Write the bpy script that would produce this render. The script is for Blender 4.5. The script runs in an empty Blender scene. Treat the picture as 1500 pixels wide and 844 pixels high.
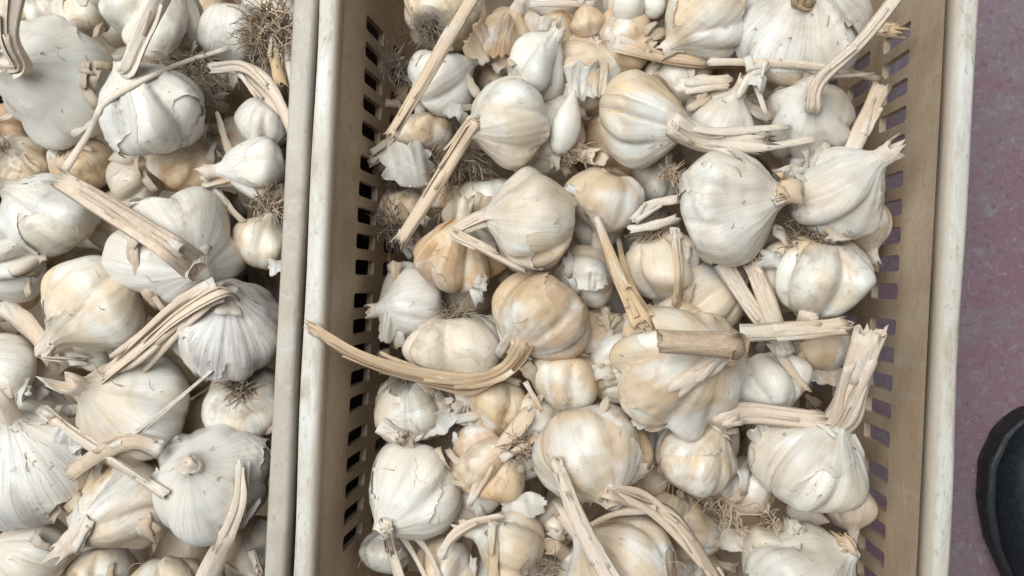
import bpy, bmesh, math, random
import numpy as np
from mathutils import Vector, Matrix, Quaternion
from mathutils.bvhtree import BVHTree

# ------------------------------------------------------------------ camera
scene = bpy.context.scene
F_PX, CAM_Z, RIM_Z = 1083.0, 0.70, 0.25
cam_data = bpy.data.cameras.new('camera')
cam = bpy.data.objects.new('camera', cam_data)
scene.collection.objects.link(cam)
scene.camera = cam
cam_data.sensor_width = 36.0
cam_data.lens = F_PX / 1500 * 36.0
cam_data.clip_start, cam_data.clip_end = 0.01, 100
cam.location = (0, 0, CAM_Z)
_d = Vector(((855 - 750) / F_PX, (422 - 418) / F_PX, -1)).normalized()
_q = _d.rotation_difference(Vector((0, 0, -1)))
cam.rotation_mode = 'QUATERNION'
cam.rotation_quaternion = _q
RM = np.array(_q.to_matrix())

# ------------------------------------------------------------------ light
world = bpy.data.worlds.new('World')
scene.world = world
world.use_nodes = True
bg = world.node_tree.nodes['Background']
bg.inputs['Color'].default_value = (0.80, 0.90, 1.0, 1)
bg.inputs['Strength'].default_value = 0.17
key_data = bpy.data.lights.new('daylight_opening', 'AREA')
key_data.shape = 'RECTANGLE'
key_data.size, key_data.size_y = 1.7, 1.5
key_data.energy = 53
key_data.color = (0.955, 0.995, 0.985)
key = bpy.data.objects.new('daylight_opening', key_data)
scene.collection.objects.link(key)
key.location = (-0.55, 0.50, 1.90)
key.rotation_euler = (Vector((0.02, -0.02, 0.2)) - key.location).to_track_quat('-Z', 'Y').to_euler()
vs = scene.view_settings
vs.view_transform, vs.look, vs.exposure, vs.gamma = 'Standard', 'None', 0.0, 1.0
vs.use_curve_mapping = False
scene.cycles.max_bounces = 5
scene.cycles.diffuse_bounces = 3
scene.cycles.use_denoising = True
scene.cycles.use_adaptive_sampling = True
scene.cycles.adaptive_threshold = 0.02

# ------------------------------------------------------------------ helpers
COL = scene.collection
rng = np.random.default_rng(7)


def P(x, y, z):
    """world point on height z seen at photo position x, y"""
    r = RM @ np.array([(x - 750) / F_PX, (422 - y) / F_PX, -1.0])
    return np.array([0, 0, CAM_Z]) + r * ((z - CAM_Z) / r[2])


def px_size(z):
    return (CAM_Z - z) / F_PX


def nvec(v):
    v = np.asarray(v, float)
    return v / (np.linalg.norm(v) + 1e-12)


def link(name, mesh, mat, parent=None, loc=(0, 0, 0), color=None, smooth=True):
    o = bpy.data.objects.new(name, mesh)
    COL.objects.link(o)
    o.location = loc
    if parent:
        o.parent = parent
    if mat and not mesh.materials:
        mesh.materials.append(mat)
    if color is not None:
        o.color = color
    return o


def empty(name, loc, label, cat, group=None):
    o = bpy.data.objects.new(name, None)
    COL.objects.link(o)
    o.empty_display_size = 0.02
    o.location = loc
    o['label'] = label
    o['category'] = cat
    if group:
        o['group'] = group
    return o


def tag(o, label, cat, group=None):
    o['label'] = label
    o['category'] = cat
    if group:
        o['group'] = group
    return o


def make_mesh(name, verts, faces, streak=None, smooth=True):
    me = bpy.data.meshes.new(name)
    me.from_pydata(np.asarray(verts).tolist(), [], [list(map(int, f)) for f in faces])
    if streak is not None:
        a = me.attributes.new('streak', 'FLOAT_VECTOR', 'POINT')
        a.data.foreach_set('vector', np.asarray(streak, dtype=np.float32).ravel())
    if smooth:
        me.polygons.foreach_set('use_smooth', [True] * len(me.polygons))
    me.update()
    return me


def catmull(pts, n):
    pts = np.asarray(pts, float)
    p = np.vstack([2 * pts[0] - pts[1], pts, 2 * pts[-1] - pts[-2]])
    m = len(pts) - 1
    t = np.linspace(0, m, n)
    i = np.minimum(t.astype(int), m - 1)
    u = (t - i)[:, None]
    a, b, c, d = p[i], p[i + 1], p[i + 2], p[i + 3]
    return 0.5 * (2 * b + (c - a) * u + (2 * a - 5 * b + 4 * c - d) * u * u + (3 * b - a - 3 * c + d) * u ** 3)


# ------------------------------------------------------------------ materials
class NT:
    def __init__(self, name):
        self.m = bpy.data.materials.new(name)
        self.m.use_nodes = True
        self.t = self.m.node_tree
        self.p = self.t.nodes['Principled BSDF']
        self.out = self.t.nodes['Material Output']

    def n(self, kind, **kw):
        nd = self.t.nodes.new('ShaderNode' + kind)
        for k, v in kw.items():
            setattr(nd, k, v)
        return nd

    def l(self, a, b):
        self.t.links.new(a, b)

    def val(self, sock, v):
        if hasattr(v, 'is_linked') or hasattr(v, 'links'):
            self.l(v, sock)
        else:
            sock.default_value = v

    def math(self, op, a, b=0.0, c=None, clamp=False):
        nd = self.n('Math', operation=op, use_clamp=clamp)
        self.val(nd.inputs[0], a)
        self.val(nd.inputs[1], b)
        if c is not None:
            self.val(nd.inputs[2], c)
        return nd.outputs[0]

    def mix(self, f, a, b):
        nd = self.n('Mix', data_type='RGBA')
        self.val(nd.inputs[0], f)
        for s, v in ((nd.inputs[6], a), (nd.inputs[7], b)):
            if isinstance(v, tuple):
                s.default_value = (*v, 1)
            else:
                self.l(v, s)
        return nd.outputs[2]

    def ramp(self, v, lo, hi, a=0.0, b=1.0):
        nd = self.n('MapRange', interpolation_type='SMOOTHSTEP')
        self.val(nd.inputs[0], v)
        self.val(nd.inputs[1], lo)
        self.val(nd.inputs[2], hi)
        self.val(nd.inputs[3], a)
        self.val(nd.inputs[4], b)
        return nd.outputs[0]

    def noise(self, vec, scale, detail=4, rough=0.55, dist=0.0):
        nd = self.n('TexNoise')
        if vec is not None:
            self.l(vec, nd.inputs['Vector'])
        nd.inputs['Scale'].default_value = scale
        nd.inputs['Detail'].default_value = detail
        nd.inputs['Roughness'].default_value = rough
        nd.inputs['Distortion'].default_value = dist
        return nd.outputs[0]

    def vscale(self, vec, s, off=None):
        nd = self.n('VectorMath', operation='MULTIPLY')
        self.l(vec, nd.inputs[0])
        nd.inputs[1].default_value = s
        o = nd.outputs[0]
        if off is not None:
            ad = self.n('VectorMath', operation='ADD')
            self.l(o, ad.inputs[0])
            self.l(off, ad.inputs[1])
            o = ad.outputs[0]
        return o

    def bump(self, h, strength, dist, prev=None):
        nd = self.n('Bump')
        nd.inputs['Strength'].default_value = strength
        nd.inputs['Distance'].default_value = dist
        self.l(h, nd.inputs['Height'])
        if prev is not None:
            self.l(prev, nd.inputs['Normal'])
        return nd.outputs[0]


def garlic_skin_material(name, papery=False, trans=0.14):
    k = NT(name)
    st = k.n('Attribute', attribute_name='streak').outputs['Vector']
    oi = k.n('ObjectInfo')
    sc = k.n('SeparateColor')
    k.l(oi.outputs['Color'], sc.inputs[0])
    tan, pur, dirt = sc.outputs[0], sc.outputs[1], sc.outputs[2]
    rnd = k.math('MULTIPLY', oi.outputs['Random'], 37.0)
    cv = k.n('CombineXYZ')
    for i in range(3):
        k.l(rnd, cv.inputs[i])
    off = cv.outputs[0]
    obj = k.n('TexCoord').outputs['Object']
    sep = k.n('SeparateXYZ')
    k.l(st, sep.inputs[0])
    s = sep.outputs[2]
    patch = k.noise(k.vscale(obj, (1, 1, 1), off), 26, 2, 0.5, 0.6)
    patch2 = k.noise(k.vscale(obj, (1.0, 1.0, 1.0), off), 75, 3, 0.6, 0.8)
    vein = k.noise(k.vscale(st, (7, 7, 0.9), off), 2.2, 3, 0.6, 0.35)
    fine = k.noise(k.vscale(st, (16, 16, 1.1), off), 3.0, 3, 0.65, 0.25)
    blotch = k.noise(k.vscale(st, (1.3, 1.3, 1.6), off), 1.6, 3, 0.5, 0.8)
    white = (0.84, 0.815, 0.765) if papery else (0.79, 0.76, 0.70)
    c = k.mix(k.math('MULTIPLY', k.ramp(patch, 0.32, 0.62), k.ramp(tan, 0.0, 0.40, 0.25, 1.0)), white, (0.73, 0.56, 0.37))
    c = k.mix(k.math('MULTIPLY', k.ramp(vein, 0.5, 0.72), 0.25), c, (0.60, 0.50, 0.40))
    # golden to brown stains that follow the skin
    lo = k.math('SUBTRACT', 0.565, k.math('MULTIPLY', tan, 0.30))
    hi = k.math('ADD', lo, 0.26)
    mixn = k.math('ADD', k.math('MULTIPLY', blotch, 0.75), k.math('MULTIPLY', patch2, 0.25))
    stain = k.math('MULTIPLY', k.ramp(mixn, lo, hi), k.math('MINIMUM', k.math('ADD', k.math('MULTIPLY', tan, 0.8), 0.2), 0.62))
    c = k.mix(stain, c, (0.585, 0.355, 0.175))
    stain2 = k.math('MULTIPLY', k.ramp(patch2, k.math('ADD', lo, 0.06), k.math('ADD', hi, 0.04)), tan)
    c = k.mix(k.math('MULTIPLY', stain2, 0.45), c, (0.44, 0.235, 0.10))
    c = k.mix(k.math('MULTIPLY', k.ramp(fine, 0.53, 0.68), 0.2), c, (0.57, 0.49, 0.36))
    # purple veining
    pv = k.math('MULTIPLY', k.ramp(fine, 0.46, 0.7), pur)
    c = k.mix(pv, c, (0.40, 0.29, 0.34))
    # soil round the root end and in specks
    base = k.ramp(s, 0.34, 0.05)
    dn = k.math('MULTIPLY', k.ramp(k.math('ADD', k.math('MULTIPLY', base, 0.30), patch2), 0.44, 0.74), dirt)
    c = k.mix(k.math('MULTIPLY', dn, 0.8), c, (0.20, 0.165, 0.13))
    speck = k.math('MULTIPLY', k.ramp(k.noise(k.vscale(obj, (1, 1, 1), off), 330, 2, 0.5), 0.69, 0.76), 0.45)
    c = k.mix(speck, c, (0.30, 0.21, 0.13))
    plate = k.ramp(s, 0.075, 0.035)
    c = k.mix(plate, c, (0.28, 0.20, 0.13))
    k.l(c, k.p.inputs['Base Color'])
    k.l(k.ramp(patch, 0.3, 0.7, 0.26, 0.42), k.p.inputs['Roughness'])
    k.p.inputs['Specular IOR Level'].default_value = 0.4
    if not papery:
        k.p.inputs['Subsurface Weight'].default_value = 0.30
        k.p.inputs['Subsurface Radius'].default_value = (1.0, 0.72, 0.45)
        k.p.inputs['Subsurface Scale'].default_value = 0.005
    b = k.bump(fine, 0.4, 0.00025)
    b = k.bump(vein, 0.4, 0.0006, b)
    b = k.bump(patch2, 0.3, 0.0012, b)
    k.l(b, k.p.inputs['Normal'])
    if papery:
        tr = k.n('BsdfTranslucent')
        k.l(c, tr.inputs[0])
        ms = k.n('MixShader')
        ms.inputs[0].default_value = trans
        k.l(k.p.outputs[0], ms.inputs[1])
        k.l(tr.outputs[0], ms.inputs[2])
        k.l(ms.outputs[0], k.out.inputs[0])
    return k.m


def stalk_material(name):
    k = NT(name)
    st = k.n('Attribute', attribute_name='streak').outputs['Vector']
    oi = k.n('ObjectInfo')
    sc = k.n('SeparateColor')
    k.l(oi.outputs['Color'], sc.inputs[0])
    brown, yellow, pale = sc.outputs
    rnd = k.math('MULTIPLY', oi.outputs['Random'], 53.0)
    cv = k.n('CombineXYZ')
    for i in range(3):
        k.l(rnd, cv.inputs[i])
    off = cv.outputs[0]
    fib = k.noise(k.vscale(st, (5, 5, 7), off), 2.0, 3, 0.65, 0.2)
    fine = k.noise(k.vscale(st, (14, 14, 12), off), 2.4, 3, 0.7, 0.1)
    patch = k.noise(k.vscale(st, (1, 1, 22), off), 2.2, 4, 0.6, 0.6)
    c = k.mix(k.ramp(fib, 0.35, 0.68), (0.79, 0.62, 0.46), (0.67, 0.49, 0.35))
    c = k.mix(k.math('MULTIPLY', yellow, 0.8), c, (0.62, 0.42, 0.21))
    c = k.mix(k.math('MULTIPLY', brown, k.ramp(patch, 0.25, 0.6, 0.35, 1.0)), c, (0.30, 0.20, 0.125))
    c = k.mix(k.math('MULTIPLY', pale, k.ramp(patch, 0.3, 0.7, 1.0, 0.4)), c, (0.85, 0.775, 0.69))
    c = k.mix(k.math('MULTIPLY', k.ramp(fine, 0.52, 0.72), 0.4), c, (0.43, 0.31, 0.21))
    sp = k.n('SeparateXYZ')
    k.l(st, sp.inputs[0])
    c = k.mix(k.ramp(sp.outputs[2], 0.11, 0.0, 0.0, 0.75), c, (0.78, 0.72, 0.64))
    k.l(c, k.p.inputs['Base Color'])
    k.p.inputs['Roughness'].default_value = 0.62
    k.p.inputs['Specular IOR Level'].default_value = 0.3
    b = k.bump(fine, 0.6, 0.0004)
    b = k.bump(fib, 0.6, 0.0007, b)
    k.l(b, k.p.inputs['Normal'])
    return k.m


def root_material():
    k = NT('dry_root')
    oi = k.n('ObjectInfo')
    obj = k.n('TexCoord').outputs['Object']
    n = k.noise(obj, 160, 3)
    c = k.mix(k.ramp(n, 0.35, 0.68), (0.54, 0.41, 0.285), (0.34, 0.245, 0.165))
    sc = k.n('SeparateColor')
    k.l(oi.outputs['Color'], sc.inputs[0])
    c = k.mix(sc.outputs[2], c, (0.14, 0.115, 0.10))
    k.l(c, k.p.inputs['Base Color'])
    k.p.inputs['Roughness'].default_value = 0.8
    return k.m


def plastic_material(name, dirty):
    k = NT(name)
    obj = k.n('TexCoord').outputs['Object']
    big = k.noise(k.vscale(obj, (1, 0.5, 1)), 22, 5, 0.6, 0.5)
    mid = k.noise(k.vscale(obj, (1, 1, 1) if dirty else (1, 0.22, 1)), 110, 5, 0.7, 0.5)
    sml = k.noise(k.vscale(obj, (1, 0.35, 1)), 420, 4, 0.6)
    if dirty:
        drip = k.noise(k.vscale(obj, (1, 1, 0.12)), 60, 4, 0.6, 0.3)
        c = k.mix(k.ramp(big, 0.3, 0.7), (0.54, 0.43, 0.315), (0.43, 0.315, 0.215))
        c = k.mix(k.math('MULTIPLY', k.ramp(drip, 0.5, 0.75), 0.5), c, (0.56, 0.48, 0.385))
        c = k.mix(k.math('MULTIPLY', k.ramp(mid, 0.52, 0.75), 0.55), c, (0.31, 0.205, 0.125))
        c = k.mix(k.math('MULTIPLY', k.ramp(sml, 0.60, 0.74), 0.4), c, (0.20, 0.15, 0.11))
    else:
        sep = k.n('SeparateXYZ')
        k.l(obj, sep.inputs[0])
        c = k.mix(k.ramp(big, 0.35, 0.72), (0.67, 0.645, 0.60), (0.53, 0.465, 0.38))
        c = k.mix(k.math('MULTIPLY', k.ramp(mid, 0.47, 0.68), 0.75), c, (0.42, 0.35, 0.27))
        c = k.mix(k.math('MULTIPLY', k.ramp(sml, 0.56, 0.70), 0.55), c, (0.30, 0.245, 0.18))
        # soil rubbed in where the lip rolls over to the inside
        ax = k.math('ABSOLUTE', sep.outputs[0])
        edge = k.ramp(k.math('ADD', ax, k.math('MULTIPLY', k.math('SUBTRACT', mid, 0.5), 0.010)), 0.1885, 0.1835)
        c = k.mix(k.math('MULTIPLY', edge, 0.8), c, (0.36, 0.29, 0.215))
    k.l(c, k.p.inputs['Base Color'])
    k.l(k.ramp(mid, 0.3, 0.7, 0.42, 0.7), k.p.inputs['Roughness'])
    b = k.bump(sml, 0.4, 0.0005)
    b = k.bump(mid, 0.35, 0.0012, b)
    k.l(b, k.p.inputs['Normal'])
    return k.m


def rim_tan_material():
    k = NT('tan_soiled_plastic')
    obj = k.n('TexCoord').outputs['Object']
    big = k.noise(k.vscale(obj, (1, 0.5, 1)), 26, 5, 0.6, 0.5)
    mid = k.noise(obj, 110, 5, 0.65, 0.8)
    sml = k.noise(k.vscale(obj, (1, 0.35, 1)), 420, 4, 0.6)
    c = k.mix(k.ramp(big, 0.35, 0.68), (0.50, 0.445, 0.38), (0.41, 0.34, 0.275))
    c = k.mix(k.math('MULTIPLY', k.ramp(mid, 0.52, 0.72), 0.6), c, (0.55, 0.53, 0.49))
    c = k.mix(k.math('MULTIPLY', k.ramp(sml, 0.58, 0.72), 0.5), c, (0.25, 0.19, 0.14))
    k.l(c, k.p.inputs['Base Color'])
    k.p.inputs['Roughness'].default_value = 0.6
    b = k.bump(sml, 0.4, 0.0005)
    k.l(k.bump(mid, 0.35, 0.0012, b), k.p.inputs['Normal'])
    return k.m


def floor_material():
    k = NT('mottled_mauve_floor')
    obj = k.n('TexCoord').outputs['Object']
    a = k.noise(obj, 14, 6, 0.62, 0.6)
    b_ = k.noise(obj, 60, 6, 0.7, 1.2)
    d = k.noise(obj, 210, 4, 0.7, 0.8)
    c = k.mix(k.ramp(a, 0.36, 0.66), (0.27, 0.21, 0.235), (0.285, 0.165, 0.19))
    c = k.mix(k.math('MULTIPLY', k.ramp(b_, 0.50, 0.66), 0.75), c, (0.27, 0.13, 0.15))
    c = k.mix(k.math('MULTIPLY', k.ramp(b_, 0.46, 0.32), 0.6), c, (0.36, 0.335, 0.355))
    c = k.mix(k.math('MULTIPLY', k.ramp(d, 0.56, 0.66), 0.5), c, (0.15, 0.085, 0.10))
    c = k.mix(k.math('MULTIPLY', k.ramp(d, 0.40, 0.34), 0.5), c, (0.46, 0.39, 0.42))
    k.l(c, k.p.inputs['Base Color'])
    k.l(k.ramp(b_, 0.3, 0.7, 0.35, 0.6), k.p.inputs['Roughness'])
    k.l(k.bump(d, 0.25, 0.001), k.p.inputs['Normal'])
    return k.m


def plain(name, col, rough, bump_scale=0, bump_d=0.0, spec=0.5):
    k = NT(name)
    obj = k.n('TexCoord').outputs['Object']
    n = k.noise(obj, max(bump_scale, 40), 5, 0.6)
    c = k.mix(k.ramp(n, 0.3, 0.75), col, tuple(v * 1.6 for v in col))
    k.l(c, k.p.inputs['Base Color'])
    k.l(k.ramp(n, 0.3, 0.7, rough * 0.8, min(1, rough * 1.3)), k.p.inputs['Roughness'])
    k.p.inputs['Specular IOR Level'].default_value = spec
    if bump_scale:
        k.l(k.bump(n, 0.4, bump_d), k.p.inputs['Normal'])
    return k.m


M_SKIN = garlic_skin_material('garlic_skin_tight')
M_PAPER = garlic_skin_material('garlic_skin_papery', True)
M_FLAKE = garlic_skin_material('loose_husk', True, 0.28)
M_STALK = stalk_material('dry_stalk')
M_ROOT = root_material()
M_RIM = plastic_material('worn_white_plastic', False)
M_WALL = plastic_material('stained_tan_plastic', True)
M_RIM_TAN = rim_tan_material()
M_WALL_SHADE = plain('gap_shade_plastic', (0.045, 0.033, 0.025), 0.7, 60, 0.001)  # shade of the gap between the crates, put into the wall colour
M_FLOOR = floor_material()
M_LEATHER = plain('black_leather', (0.013, 0.017, 0.022), 0.5, 260, 0.0008, .35)
M_SOLE = plain('black_rubber', (0.012, 0.013, 0.015), 0.55, 120, 0.0005)
M_THREAD = plain('dark_thread', (0.035, 0.04, 0.045), 0.8)

# ------------------------------------------------------------------ setting
fl = make_mesh('floor', [(-6, -6, 0), (6, -6, 0), (6, 6, 0), (-6, 6, 0)], [(0, 1, 2, 3)], smooth=False)
fo = link('floor', fl, M_FLOOR)
fo['kind'] = 'structure'

# ------------------------------------------------------------------ crates
CR_W, CR_L = 0.3935, 0.60


def crate_rim_mesh():
    prof = [(0.0145, -0.010), (0.0142, -0.003), (0.0130, -0.0008), (0.0112, 0.0), (0.0028, 0.0), (0.0009, -0.0008),
            (0.0, -0.0028), (0.0, -0.021), (0.0022, -0.021), (0.0024, -0.0045), (0.0116, -0.0042), (0.0118, -0.010)]
    path = []
    rc, hx, hy = 0.03, CR_W / 2, CR_L / 2
    for cx, cy, a0 in ((hx - rc, hy - rc, 0), (-hx + rc, hy - rc, 90), (-hx + rc, -hy + rc, 180), (hx - rc, -hy + rc, 270)):
        for i in range(9):
            a = math.radians(a0 + i * 90 / 8)
            path.append((cx, cy, math.cos(a), math.sin(a)))
    # subdivide the long sides so the lip can waver a little
    verts, faces = [], []
    full = []
    for i, p in enumerate(path):
        full.append(p)
        if i % 9 == 8:
            q = path[(i + 1) % len(path)]
            for j in range(1, 24):
                t = j / 24
                full.append((p[0] + (q[0] - p[0]) * t, p[1] + (q[1] - p[1]) * t, p[2], p[3]))
    n, m = len(full), len(prof)
    for i, (cx, cy, nx, ny) in enumerate(full):
        wob = 0.0005 * math.sin(i * 0.37) + 0.0004 * math.sin(i * 0.91 + 1)
        for o, z in prof:
            r = rc - o + (wob if o < .01 else 0)
            verts.append((cx + nx * r, cy + ny * r, z + 0.0004 * math.sin(i * 0.53)))
    for i in range(n):
        for j in range(m):
            faces.append((i * m + j, i * m + (j + 1) % m, ((i + 1) % n) * m + (j + 1) % m, ((i + 1) % n) * m + j))
    return make_mesh('crate_rim', verts, faces)


def slotted_panel(length, slots_first, thickness=0.0045, depth=0.235):
    """panel in (u along, v down); rows of rounded slots grouped by five"""
    bm = bmesh.new()
    rows = [(0.053, 0.093), (0.115, 0.155), (0.177, 0.213)]
    period, pitch, sw, gap_l = 0.0975, 0.0184, 0.0108, 0.0
    us = []
    g0 = slots_first
    while g0 - 5 * pitch > -length / 2 + 0.02:
        g0 -= period
    g0 += period
    edges = []
    g = g0
    while g < length / 2 - 0.03:
        for i in range(5):
            top = g - i * pitch
            edges.append((top - sw, top))
        g += period
    edges = sorted(e for e in edges if e[0] > -length / 2 + 0.03 and e[1] < length / 2 - 0.03)
    cells = []
    prev = -length / 2
    for i, (a, b) in enumerate(edges):
        nxt = (b + edges[i + 1][0]) / 2 if i + 1 < len(edges) else length / 2
        cells.append((prev, nxt, a, b))
        prev = nxt

    def quad(u0, u1, v0, v1):
        bm.faces.new([bm.verts.new((u, v, 0)) for u, v in ((u0, v0), (u1, v0), (u1, v1), (u0, v1))])

    vprev = 0.0045
    bands = []
    for v0, v1 in rows:
        vt, vb = v0 - 0.006, v1 + 0.006
        bands.append((vprev, vt))
        vprev = vb
        for (c0, c1, a, b) in cells:
            inner, outer = [], []
            rc = 0.0026
            for (x, y, a0, ox, oy) in ((b - rc, v1 - rc, 0, c1, vb), (a + rc, v1 - rc, 90, c0, vb), (a + rc, v0 + rc, 180, c0, vt), (b - rc, v0 + rc, 270, c1, vt)):
                for s in range(4):
                    an = math.radians(a0 + 30 * s)
                    inner.append(bm.verts.new((x + rc * math.cos(an), y + rc * math.sin(an), 0)))
                outer.append(bm.verts.new((ox, oy, 0)))
            for q in range(4):
                for s in range(3):
                    bm.faces.new((outer[q], inner[q * 4 + s], inner[q * 4 + s + 1]))
                r = (q + 1) % 4
                bm.faces.new((outer[q], inner[q * 4 + 3], inner[r * 4], outer[r]))
    bands.append((vprev, depth))
    for v0, v1 in bands:
        for (c0, c1, a, b) in cells:
            quad(c0, c1, v0, v1)
    bmesh.ops.remove_doubles(bm, verts=bm.verts, dist=1e-5)
    bmesh.ops.recalc_face_normals(bm, faces=bm.faces)
    r = bmesh.ops.extrude_face_region(bm, geom=list(bm.faces))
    nv = [e for e in r['geom'] if isinstance(e, bmesh.types.BMVert)]
    bmesh.ops.translate(bm, verts=nv, vec=(0, 0, thickness))
    bmesh.ops.recalc_face_normals(bm, faces=bm.faces)
    return bm


def place_panel(bm, name, side, half, long_axis):
    """bend panel into crate space: inner face leans inwards towards the bottom"""
    for v in bm.verts:
        u, d, t = v.co
        off = half - 0.0136 - 0.040 * d + t + 0.0002 * math.sin(u * 31 + d * 17)
        if long_axis == 'y':
            v.co = (side * off, u, -d)
        else:
            v.co = (u, side * off, -d)
    me = bpy.data.meshes.new(name)
    bmesh.ops.recalc_face_normals(bm, faces=bm.faces)
    bm.to_mesh(me)
    bm.free()
    return me


rim_me = crate_rim_mesh()
wall_meshes = []
for side in (-1, 1):
    wall_meshes.append(place_panel(slotted_panel(CR_L - 0.034, 0.0835), 'crate_wall', side, CR_W / 2, 'y'))
for side in (-1, 1):
    wall_meshes.append(place_panel(slotted_panel(CR_W - 0.042, 0.03), 'crate_wall', side, CR_L / 2, 'x'))
bm = bmesh.new()
bmesh.ops.create_cube(bm, size=1)
for v in bm.verts:
    v.co = (v.co.x * (CR_W - 0.044), v.co.y * (CR_L - 0.044), -0.2335 + v.co.z * 0.004)
base_me = bpy.data.meshes.new('crate_base')
bm.to_mesh(base_me)
bm.free()
# thin outside ribs between the slot groups
rib_meshes = []
for g in range(-3, 3):
    u = 0.0835 + g * 0.0975 + 0.0065
    for side in (1,):
        bm = bmesh.new()
        r = bmesh.ops.create_cube(bm, size=1)
        for v in r['verts']:
            d = 0.115 - v.co.z * 0.19
            v.co = (side * (CR_W / 2 - 0.0154 - 0.040 * d + 0.0065 + v.co.x * 0.0065), u + v.co.y * 0.0025, -d)
        me = bpy.data.meshes.new('crate_rib')
        bm.to_mesh(me)
        bm.free()
        rib_meshes.append(me)


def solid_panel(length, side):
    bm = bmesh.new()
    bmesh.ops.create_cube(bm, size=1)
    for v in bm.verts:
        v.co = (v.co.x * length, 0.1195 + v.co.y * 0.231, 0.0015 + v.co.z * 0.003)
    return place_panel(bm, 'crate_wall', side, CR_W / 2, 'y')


def make_crate(x, y, ang, label, rim_mat, solid=False):
    e = empty('produce_crate', (x, y, 0), label, 'crate', 'plastic produce crates')
    e.rotation_euler = (0, 0, -math.radians(ang))
    up = (0, 0, RIM_Z)
    r = link('rim', rim_me.copy(), rim_mat, e, up)
    for j, me in enumerate(wall_meshes):
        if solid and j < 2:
            link('side_wall', solid_panel(CR_L - 0.034, (-1, 1)[j]), M_WALL_SHADE, e, up)  # unslotted near-black side, shaped so the neighbouring crate's slots read as shade
        else:
            link('side_wall', me, M_WALL, e, up)
    link('base', base_me, M_WALL, e, up)
    for me in () if solid else rib_meshes:
        link('reinforcing_rib', me, M_WALL, e, up)
    return e


CA, CB = 2.67, 3.12
crate_r = make_crate(0.0222, 0, CA, 'slatted plastic crate with worn white rim, standing on bare mauve floor', M_RIM)
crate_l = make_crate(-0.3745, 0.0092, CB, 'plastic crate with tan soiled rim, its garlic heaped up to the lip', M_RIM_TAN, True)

# ------------------------------------------------------------------ garlic bulbs
PROFILE = np.array([(0.0, -0.645), (0.10, -0.65), (0.19, -0.665), (0.48, -0.69), (0.80, -0.52), (0.97, -0.20), (0.99, 0.10),
                    (0.90, 0.40), (0.68, 0.66), (0.43, 0.83), (0.26, 0.95), (0.175, 1.06), (0.13, 1.16)])
PF = catmull(PROFILE, 200)
_seg = np.r_[0, np.cumsum(np.linalg.norm(np.diff(PF, axis=0), axis=1))]
_S = _seg / _seg[-1]


class BulbShape:
    def __init__(self, seed, cloves=7, lobe=0.16, flat=0.95, lean=0.0):
        r = self.r = np.random.default_rng(seed)
        w = r.uniform(0.45, 1.7, cloves)
        w = w / w.sum() * 2 * math.pi
        self.th = np.cumsum(w) - w / 2 + r.uniform(0, 6.28)
        self.wd = w / 2 * r.uniform(1.0, 1.18, cloves)
        self.amp = r.uniform(0.62, 1.14, cloves)
        self.hc = r.uniform(-0.30, 0.20, cloves)
        self.lobe, self.flat = lobe, flat
        self.lx, self.ly = r.normal(0, 0.05, 2) + lean * nvec(r.normal(0, 1, 2))
        self.k = r.normal(0, 1.6, (6, 3))
        self.ph = r.uniform(0, 6.28, 6)
        self.rid = int(r.integers(9, 15))
        self.rp = r.uniform(0, 6.28, 3)
        self.tw = r.normal(0, 0.25)

    def __call__(self, th, s):
        rho = np.interp(s, _S, PF[:, 0])
        h = np.interp(s, _S, PF[:, 1])
        t2 = th + self.tw * h
        B = np.zeros_like(th)
        for a, w, A, hc in zip(self.th, self.wd, self.amp, self.hc):
            d = np.abs((t2 - a + np.pi) % (2 * np.pi) - np.pi) / w
            b = np.sqrt(np.clip(1 - d * d * 0.93, 0, 1)) * A * np.clip(1 - 0.35 * ((h - hc) / 0.75) ** 2, 0.2, 1)
            B += b ** 5
        B = B ** 0.2
        wgt = np.clip((rho - 0.15) / 0.6, 0, 1)
        wgt = wgt * np.where(h > 0.2, np.clip(1.15 - (h - 0.2) * 0.9, 0.25, 1), 1)
        dep = self.lobe * 2.8
        r_ = rho * (1 - dep * wgt + dep * wgt * np.clip(B, 0, 1.15))
        x, y = np.cos(th), np.sin(th)
        n = np.zeros_like(th)
        for k, p in zip(self.k, self.ph):
            n += np.sin(k[0] * x * 1.3 + k[1] * y * 1.3 + k[2] * h * 1.5 + p)
        r_ = r_ * (1 + 0.040 * n)
        up = np.clip((h - 0.35) / 0.5, 0, 1)
        rid = np.sin(self.rid * th + self.rp[0]) * 0.5 + np.sin((self.rid * 2 + 3) * th + self.rp[1]) * 0.35
        r_ = r_ * (1 + 0.035 * up * rid + 0.006 * np.sin((self.rid * 2 + 1) * th + self.rp[2]) * wgt)
        hh = h * self.flat + 0.03 * n * wgt
        sh = np.clip(h + 0.1, 0, None) ** 2
        return np.stack([r_ * x + self.lx * sh, r_ * y + self.ly * sh, hh], -1)

    def grid(self, nt, ns, s1=1.0, s0=0.0):
        s = s0 + (s1 - s0) * np.linspace(0, 1, ns)
        T, S = np.meshgrid(np.linspace(0, 2 * np.pi, nt, endpoint=False), s)
        return T, S


def grid_faces(nt, ns, wrap=True):
    i, j = np.meshgrid(np.arange(ns - 1), np.arange(nt if wrap else nt - 1), indexing='ij')
    a = i * nt + j
    b = i * nt + (j + 1) % nt
    return np.stack([a, b, b + nt, a + nt], -1).reshape(-1, 4)


def bulb_body(shape, nt=72, ns=52, s1=1.0):
    T, S = shape.grid(nt, ns, s1)
    v = shape(T, S).reshape(-1, 3)
    f = [tuple(q) for q in grid_faces(nt, ns)] + [tuple(range((ns - 1) * nt, ns * nt))]
    st = np.stack([np.cos(T), np.sin(T), S], -1).reshape(-1, 3)
    return v, f, st


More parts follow.
